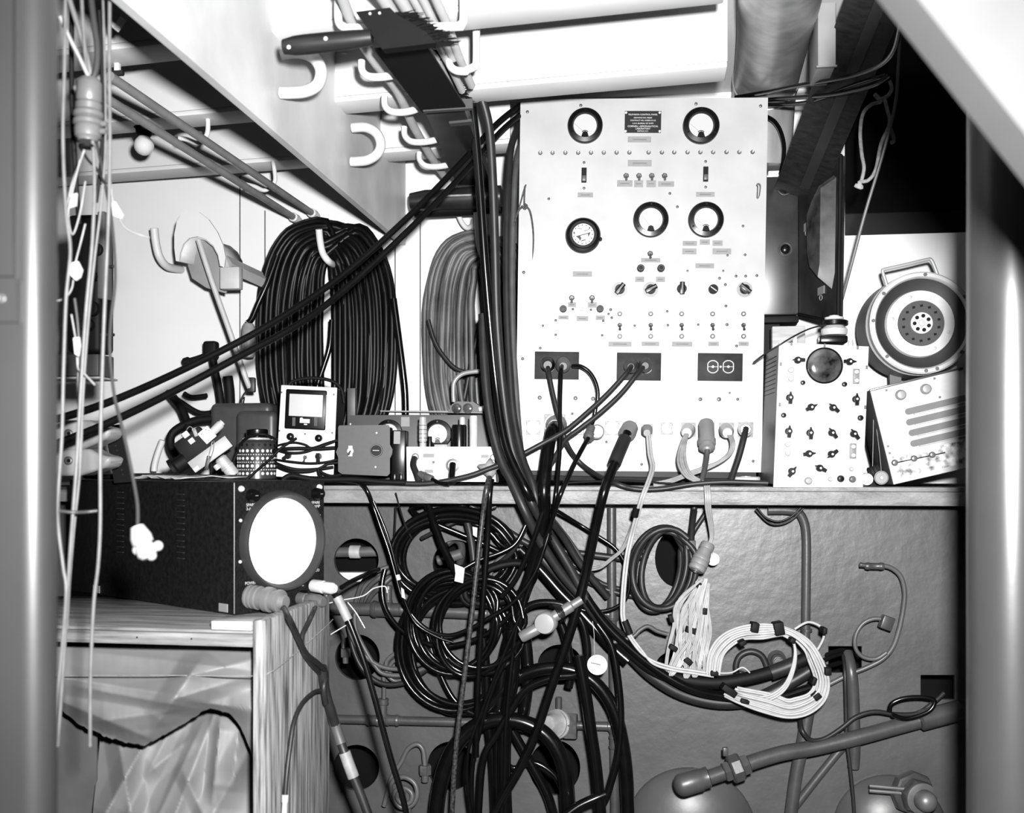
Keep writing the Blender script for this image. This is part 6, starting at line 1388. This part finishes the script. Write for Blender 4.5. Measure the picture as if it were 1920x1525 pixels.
# white wire skein and white wire coil
q = random.Random(17); mb = MB()
for i in range(15):
    x0 = 1312 + q.uniform(-10, 12); y0 = 1088 + q.uniform(-4, 10); xb = 1258 + q.uniform(-12, 56); yb = 1250 + q.uniform(-16, 22)
    xm = (x0 + xb) / 2 + q.uniform(-34, 22); ym = (y0 + yb) / 2 + q.uniform(-20, 20); v = 2.53 + q.uniform(-.03, .03)
    P = path([(x0, y0, v), (xm + q.uniform(-8, 8), (y0 + ym) / 2, v - .01), (xm - 4, ym, v), ((xm + xb) / 2 - 5, (ym + yb) / 2, v), (xb, yb, v), (xb + 8, yb - 4, v), ((xm + xb) / 2 + 9, (ym + yb) / 2, v + .01), (xm + 9, ym, v), (x0 + 4, y0 + 8, v)])
    for e in (0, 1): mb.tube(catmull([p + EX * .004 * e for p in P], 4), .0024, 6)
sk = top('wire_skein', mb, WIR, 'bundle of white wires folded into a long hanging skein below the metal connector', 'wire bundle', ang=60)
for x, y, w_, h_, a in ((1321, 1146, 9, 13, 5), (1296, 1182, 20, 11, 15), (1258, 1160, 8, 14, -15), (1262, 1215, 16, 9, 30), (1290, 1240, 16, 11, 40), (1312, 1100, 12, 10, -40)):
    k = mpp(x, 2.5); sub('tape_wrap', MB().box(-w_ * k / 2, w_ * k / 2, -.010, .012, -h_ * k / 2, h_ * k / 2, .002, 2, Matrix.Translation(W(x, y, 2.51)) @ Matrix.Rotation(R(a), 4, 'Y')), BLKM, sk)
mb = MB()
def wl(pts, r=2.4, n=2, off=4):
    for e in range(n):
        P = path([(x + e * off * .3, y + e * off, v) if len(t) == 3 else (x, y) for t in pts for x, y, v in [t]]); mb.tube(catmull(P, 5), r * P[0].y / F, 7)
V = 2.50
for j in range(6):
    o = j * 5; d = q.uniform(-.02, .02)
    wl([(1325 + o * .9, 1262, V + d), (1330 + o, 1225, V + d), (1350 + o * 1.1, 1195 + o * .3, V + d), (1385 + o * .5, 1177 + o * .7, V + d), (1430, 1171 + o * .9, V - .01), (1475, 1178 + o * .4, V + d), (1515 - o * .4, 1200 + o * .5, V + d), (1540 - o, 1235, V + d), (1553 - o, 1275, V + d), (1545 - o * 1.1, 1310 - o * .4, V + d), (1515 - o, 1335 - o, V + d), (1475, 1342 - o * 1.2, V + d), (1425 + o, 1330 - o * 1.1, V + d), (1385 + o * .5, 1315 - o * .9, V + d), (1358 + o, 1302 - o * .5, V + .01)], 2.4, 2, 4)
wl([(1448, 1176, V), (1480, 1192, V), (1490, 1215, V), (1486, 1250, V), (1470, 1285, V), (1440, 1305, V), (1400, 1308, V)], 2.3, 3, 4)
wl([(1490, 1180, V + .05), (1515, 1167, V + .05), (1538, 1175, V + .05), (1545, 1192, V + .05), (1535, 1215, V + .05), (1520, 1235, V + .05)], 2.6, 1)
wl([(1335, 1262, V), (1370, 1262, V), (1392, 1252, V), (1406, 1262, V)], 1.6, 1)
wcl = top('wire_coil', mb, WIR, 'large flat coil of white wires bound with black tape on the right of the bulkhead', 'wire coil', ang=60)
for x, y, w_, h_, a in ((1414, 1176, 14, 18, 10), (1459, 1178, 18, 24, -10), (1391, 1205, 13, 9, -25), (1484, 1200, 10, 9, 20), (1544, 1182, 8, 12, 5), (1338, 1262, 14, 8, 5), (1550, 1258, 12, 14, 0), (1530, 1305, 14, 11, -40), (1395, 1314, 16, 7, 15), (1366, 1294, 30, 12, 35), (1524, 1276, 8, 14, 20)):
    k = mpp(x, 2.48); sub('tape_wrap', MB().box(-w_ * k / 2, w_ * k / 2, -.016, .016, -h_ * k / 2, h_ * k / 2, .002, 2, Matrix.Translation(W(x, y, 2.49)) @ Matrix.Rotation(R(a), 4, 'Y')), BLKM, wcl)

# ------------------------------------------------------------------ leads plugged into the monitor and lying over the crate
def vcs(x, y, off=.012):
    """depth that puts a pictured point just off the right face of the crate"""
    o = ck.I @ Vector((0, 0, CZ)); d_ = ck.I.to_3x3() @ ray(x, y)
    return (ck.M @ (o + d_ * ((.013 + off - o.x) / d_.x))).dot(EY)
def side(pts, off=.012): return [(x, y, vcs(x, y, off) if 500 < x < 618 else v) for x, y, v in pts]
PW = lambda x, y, d=0.0: mo.M @ mo.l(x, y, d)
t = cable('monitor_lead', 'grey lead from the big monitor plug, falling over the crate side', [(510, 1124, 2.00), (526, 1132, 1.97)] + side([(x, y, 2) for x, y in ((540, 1156), (550, 1176), (560, 1198), (574, 1226), (598, 1246), (611, 1264), (607, 1290), (611, 1320))], .02), 5.5, DGR, 'cable', v0=1.9)
t.location = t.location
plug(t, PW(466, 1118, -.004) , PW(466, 1118, -.004) + Vector((.078, -.034, -.008)), [(0, 0), (.0215, .01), (.0225, .06), (.0195, .08), (.0225, .11), (.0225, .17), (.0195, .19), (.0225, .22), (.0225, .30), (.020, .32), (.020, .46), (.0235, .48), (.0235, .62), (.019, .64), (.019, .76), (.022, .78), (.022, .86), (.015, .88), (.012, 1), (0, 1)], mat('plug_metal', .26, .35, metal=.3), 'threaded_plug', 'bright threaded plug')
t = cable('monitor_lead', 'grey lead from the lower right monitor plug, crossing the crate side', [(586, 1120, 2.09), (592, 1132, 2.07)] + side([(x, y, 2) for x, y in ((588, 1146), (578, 1168), (567, 1192), (566, 1215), (580, 1240), (602, 1264))], .012), 5, DGR, 'cable', v0=1.95)
plug(t, PW(560, 1122, -.002), PW(560, 1122, -.002) + Vector((.055, -.030, -.004)), [(0, 0), (.012, .02), (.012, .3), (.010, .32), (.013, .4), (.013, .8), (.009, 1), (0, 1)], DSTEEL, 'plug')
t = cable('monitor_lead', 'black lead with white taped sleeve from the upper right monitor plug, dropping to the floor', [(614, 1103, 2.08), (628, 1115, 2.06), (640, 1135, 2.06), (652, 1160), (668, 1200), (684, 1245), (700, 1300), (716, 1360), (735, 1430), (756, 1500), (770, 1570, 2.06)], 6, BLK, 'cable', v0=2.06)
plug(t, PW(584, 1098, -.002), PW(584, 1098, -.002) + Vector((.052, -.026, -.004)), [(0, 0), (.011, .02), (.013, .08), (.013, .5), (.011, .54), (.0115, .6), (.0115, .9), (.008, 1), (0, 1)], CHROME, 'plug', 'bright metal plug')
sub('white_sleeve', MB().tube(catmull(path([(632, 1120, 2.06), (642, 1140, 2.06), (653, 1163, 2.06)]), 3), .0095, 14), LGR, t)
t = cable('joined_cable', 'dark joined cable with pale tape band falling past the crate edge to the bottom', [(604, 1250, vcs(604, 1250, .016)), (609, 1290, vcs(609, 1290, .016)), (617, 1322, vcs(617, 1322, .02)), (630, 1365, 2.03), (645, 1410, 2.02), (660, 1450, 2.02), (680, 1500, 2.02), (705, 1570, 2.02)], 9, DGR, 'cable', v0=1.94)
sub('tape_band', MB().tube(catmull(path([(646, 1411, 2.02), (654, 1434, 2.02), (663, 1458, 2.02)]), 3), .0115, 14), LGR, t)
sub('tape_wrap', MB().tube(catmull(path([(618, 1326, 2.055), (629, 1362, 2.03), (640, 1396, 2.02)]), 3), .0105, 14), MGR, t)
t = cable('hanging_lead', 'dark lead arching from the joined cable down the crate side to a metal tip', side([(x, y, 2) for x, y in ((606, 1296), (590, 1298), (568, 1318), (552, 1352), (544, 1400), (538, 1450), (535, 1490))], .014), 4.6, DGR, 'cable', v0=1.87)
plug(t, W(535, 1490, vcs(535, 1490, .014)), W(533, 1530, vcs(533, 1530, .014)), [(0, 0), (.0062, .02), (.0062, .35), (.005, .4), (.005, .9), (0, 1)], CHROME, 'metal_tip')
cable('thin_string', 'thin pale string stretched across the paper and the crate side', [(90, 1268, 1.78), (200, 1267), (320, 1267), (470, 1268, 1.765)] + side([(x, y, 2.1) for x, y in ((505, 1262), (540, 1237), (580, 1203), (610, 1176), (624, 1162))], .003), 1.2, LGR, 'string', v0=1.78)
cable('frayed_wires', 'thin frayed bright wires curling out behind the crate corner', [(606, 1134, 2.10), (640, 1126), (680, 1118), (700, 1104), (722, 1100), (726, 1112, 2.10)], 1.0, CHROME, 'wire', v0=2.1, more=[[(606, 1122, 2.1), (620, 1114), (634, 1120)], [(652, 1130, 2.1), (668, 1150), (684, 1178)], [(620, 1190, 2.1), (640, 1178), (654, 1170)]])
cable('slack_lead', 'black lead running from the shelf foot behind the monitor to the hole', [(640, 1102, 2.20), (660, 1090), (690, 1076), (710, 1068, 2.4)], 4.5, BLK, 'cable', v0=2.3)
# ------------------------------------------------------------------ wires hanging close to the lens at the left
HW = 'wires hanging at the left near the lens'
def hang(lab, pts, r, m=LGR, v=1.35, cat='wire'): return cable('hanging_wire', lab, pts, r, m, cat, HW, v0=v)
GW = mat('dim_wire', .16, .5, var=.2, scale=40)
hang('pale wire hanging closest to the near post, swinging in and out to the crate', [(123, -30, 1.30), (121, 120), (118, 260), (124, 400), (132, 470), (124, 560), (119, 700), (116, 820), (108, 960), (118, 1060), (124, 1110), (116, 1220), (108, 1300), (102, 1400, 1.3)], 3.4, GW, 1.3)
hang('pale wire passing behind the metal connector and down the monitor side', [(152, -30, 1.36), (158, 80), (176, 300), (174, 440), (160, 600), (150, 760), (143, 880), (134, 1000), (126, 1120), (118, 1260), (108, 1400, 1.36)], 3.6, GW, 1.36)
hang('long pale wire hanging right of the metal connector down to the torn paper', [(206, -30, 1.38), (205, 120), (206, 280), (203, 420), (196, 580), (191, 720), (188, 860), (188, 980), (184, 1060), (176, 1130), (170, 1260), (169, 1400, 1.38)], 3.6, GW, 1.38)
hang('thinner pale wire twisted beside the long one in the bundle', [(192, -30, 1.40), (196, 100), (198, 260), (190, 380), (178, 480), (166, 600), (156, 740), (150, 880), (138, 1000), (130, 1100), (126, 1180, 1.40)], 2.6, GW, 1.4)
t = hang('dark wire dangling right of the bundle and ending at the blurred white plug', [(180, 260, 1.42), (196, 340), (210, 420), (216, 520), (208, 600), (206, 660), (214, 740), (226, 790), (240, 850), (252, 910), (258, 950), (258, 990, 1.25)], 3.2, mat('dim_wire_dark', .05, .4), 1.38)
cpl = mat('white_plug_metal', .5, .4)
pg = sub('white_plug', MB().lathe([(0, 0), (.008, .002), (.011, .010), (.013, .016), (.013, .024), (.010, .026), (.012, .030), (.012, .040), (.008, .044), (0, .045)], W(256, 985, 1.25), Vector((.35, -.1, -.85)), 22), cpl, t, 'white plug')
for x, y in ((258, 1032), (284, 1042), (296, 1024), (268, 1010)):
    mb = MB(); bmesh.ops.create_icosphere(mb.bm, subdivisions=2, radius=.0065)
    for q_ in mb.bm.verts: q_.co += W(x, y, 1.25)
    sub('plug_lug', mb, cpl, t)
w2 = hang('short wire with a white tag ending in a bare tip over the wall hook', [(206, 330, 1.42), (212, 380), (222, 405), (232, 424), (250, 436), (280, 446, 1.42)], 2.0, LGR, 1.42)
sub('white_tag', MB().prism3([W(210, 380, 1.41), W(216, 378, 1.41), W(230, 402, 1.41), W(226, 410, 1.41), W(212, 404, 1.41)], EY * .004), PAPER, w2)
for pts, lab, tagp in (([(150, 300, 1.36), (138, 350), (128, 400), (136, 440), (150, 400), (160, 340, 1.36)], 'thin pale looped wire with a small white tag under the metal connector', [(131, 366), (144, 362), (142, 386), (130, 390)]),
                       ([(160, 420, 1.38), (150, 460), (140, 500), (135, 540), (120, 560), (100, 565, 1.38)], 'thin wire carrying the large white paper tag', [(128, 494), (146, 490), (154, 506), (150, 520), (142, 526), (132, 516)]),
                       ([(134, 590, 1.38), (140, 625), (144, 650), (146, 690), (155, 698), (178, 722, 1.38)], 'thin wire carrying the lowest white tag above a bare tip', [(137, 634), (148, 632), (150, 648), (147, 668), (140, 664)])):
    o = hang(lab, pts, 1.8, LGR, 1.37)
    sub('white_tag', MB().prism3([W(x, y, 1.36) for x, y in tagp], EY * .003), PAPER, o)
hang('dark thick wire entering the metal connector from above', [(168, -30, 1.38), (176, 40), (182, 90), (180, 130), (172, 150, 1.37)], 6, mat('dim_wire_dark', .05, .4), 1.37)
hang('dark wire running along the right side of the metal connector', [(186, 20, 1.40), (190, 100), (192, 200), (190, 300), (180, 380, 1.42)], 4, BLKM, 1.4)
hang('dark wire running along the left side of the metal connector', [(136, -30, 1.42), (134, 100), (136, 220), (142, 330), (148, 420, 1.45)], 5, BLKM, 1.42)
hang('pale wire crossing slanted into the top of the metal connector', [(112, 30, 1.32), (130, 70), (150, 110), (168, 148, 1.36)], 4, LGR, 1.34)
hang('grey wire crossing above the metal connector beside the slanted pale one', [(124, -20, 1.36), (140, 30), (156, 80), (168, 130), (172, 150, 1.38)], 5, GW, 1.37)
hang('thin crossed black wire below the metal connector', [(150, 276, 1.37), (165, 300), (182, 318), (196, 345, 1.40)], 2.6, BLKM, 1.38)
hang('thin pale wire splitting from the metal connector foot to the left', [(160, 276, 1.37), (148, 310), (134, 350), (124, 400, 1.38)], 2.4, LGR, 1.37)
hang('thin dark wire dropping from the tag wires beside the block', [(140, 560, 1.40), (146, 610), (148, 660), (146, 720), (150, 800), (148, 900, 1.40)], 3, mat('dim_wire_dark', .05, .4), 1.4)
cn = top('threaded_connector', MB().lathe([(0, 0), (.012, .001), (.014, .004), (.0165, .008), (.0165, .030), (.015, .033), (.017, .036), (.0165, .044), (.0195, .048), (.0195, .053), (.0165, .055), (.0195, .059), (.0195, .064), (.0165, .066), (.018, .070), (.017, .080), (.0135, .083), (.0125, .086), (0, .086)], W(168, 146, 1.36), Vector((-.03, 0, -1)), 30), mat('pale_connector', .17, .38, metal=.15), 'large pale threaded cable connector hanging in the left wire bundle', 'connector')
for dx, y in ((-26, 165), (-24, 222), (24, 232), (22, 246)):
    sub('screw_lug', MB().cyl(W(165 + dx, y, 1.36), (1, 0, 0), .004, .008, 10, .001), mat('pale_connector', .17, .38, metal=.15), cn)
sub('dark_insert', MB().cyl(W(163, 272, 1.36), (-.03, 0, -1), .011, .004, 20), BLKM, cn)

# dim equipment behind the wires
eq = T('junction_box', 'dark out of focus equipment block behind the hanging wires at the left', 'junction box', 158, 700, 1.9)
eq.part('block', eq.slab(124, 400, 186, 662, 0, .06, .01, 3), BLKM)
eq.part('side_plate', eq.slab(182, 396, 196, 560, -.01, .02, .002), mat('eq_grey', .10, .5))
eq.part('foot_plate', eq.slab(92, 664, 184, 706, -.01, .05, .002), mat('eq_grey2', .045, .5))
eq.part('ledge', eq.slab(84, 706, 186, 711, -.02, .05, .001), LGR)
for x, y, r in ((186, 470, 12), (176, 580, 14), (168, 610, 12), (178, 520, 9)):
    eq.part('round_terminal', MB().cyl(eq.l(x, y, -.004), FRONT, r * eq.k, .016, 18, .002), BLKM)
for x, y in ((210, 500), (210, 628)): eq.part('side_stud', MB().tube([eq.l(x - 22, y), eq.l(x + 4, y)], .003, 8), DGR)
for y0, y1, lab in ((788, 846, 'upper pale rounded metal jaw with a bolt beside the slanting cables at left'), (842, 894, 'lower pale rounded metal jaw with a bolt on the monitor back at left')):
    jw = T('metal_jaw', lab, 'clamp jaw', 150, y1, 1.95)
    pl = [(92, y0 + 12), (120, y0), (166, y0), (184, y0 + 10), (208, y0 + 16), (200, y0 + 34), (150, y1 - 2), (92, y1)]
    o = jw.part('jaw', MB().prism([(jw.l(x, y).x, jw.l(x, y).z) for x, y in pl], 0, .06), mat('jaw_metal', .36, .45, var=.15))
    b_ = o.modifiers.new('b', 'BEVEL'); b_.width = .008; b_.segments = 3
    nt = jw.part('bolt', MB().lathe([(.0085, 0), (.0085, .003), (.006, .005), (0, .005)], jw.l(129, (y0 + y1) / 2 - 4), FRONT, 18), DSTEEL)
    jw.part('bolt_hole', MB().cyl(jw.l(129, (y0 + y1) / 2 - 4, -.005), FRONT, .0035, .001, 12), BLKM, nt)
st = T('dark_strip', 'dark perforated strip leaning between the pale jaws and the monitor back', 'metal strip', 225, 900, 2.05)
a, b = st.l(208, 800), st.l(236, 905)
mb = MB(); mb.prism([(st.l(x, y).x, st.l(x, y).z) for x, y in ((196, 800), (222, 796), (248, 904), (214, 906))], 0, .01); st.part('strip', mb, BLKM)
mb = MB()
for q_ in range(9): mb.cyl(st.l(213 + q_ * 2.2, 818 + q_ * 9, -.0002), FRONT, .002, .0008, 8)
st.part('holes', mb, DGR)
cable('short_cable', 'short dark cable end poking sideways between the hanging wires over the monitor', [(100, 957, 1.34), (136, 961, 1.358), (165, 960), (182, 958, 1.37)], 3.4, mat('dim_wire_dark', .05, .4), 'cable', v0=1.45)
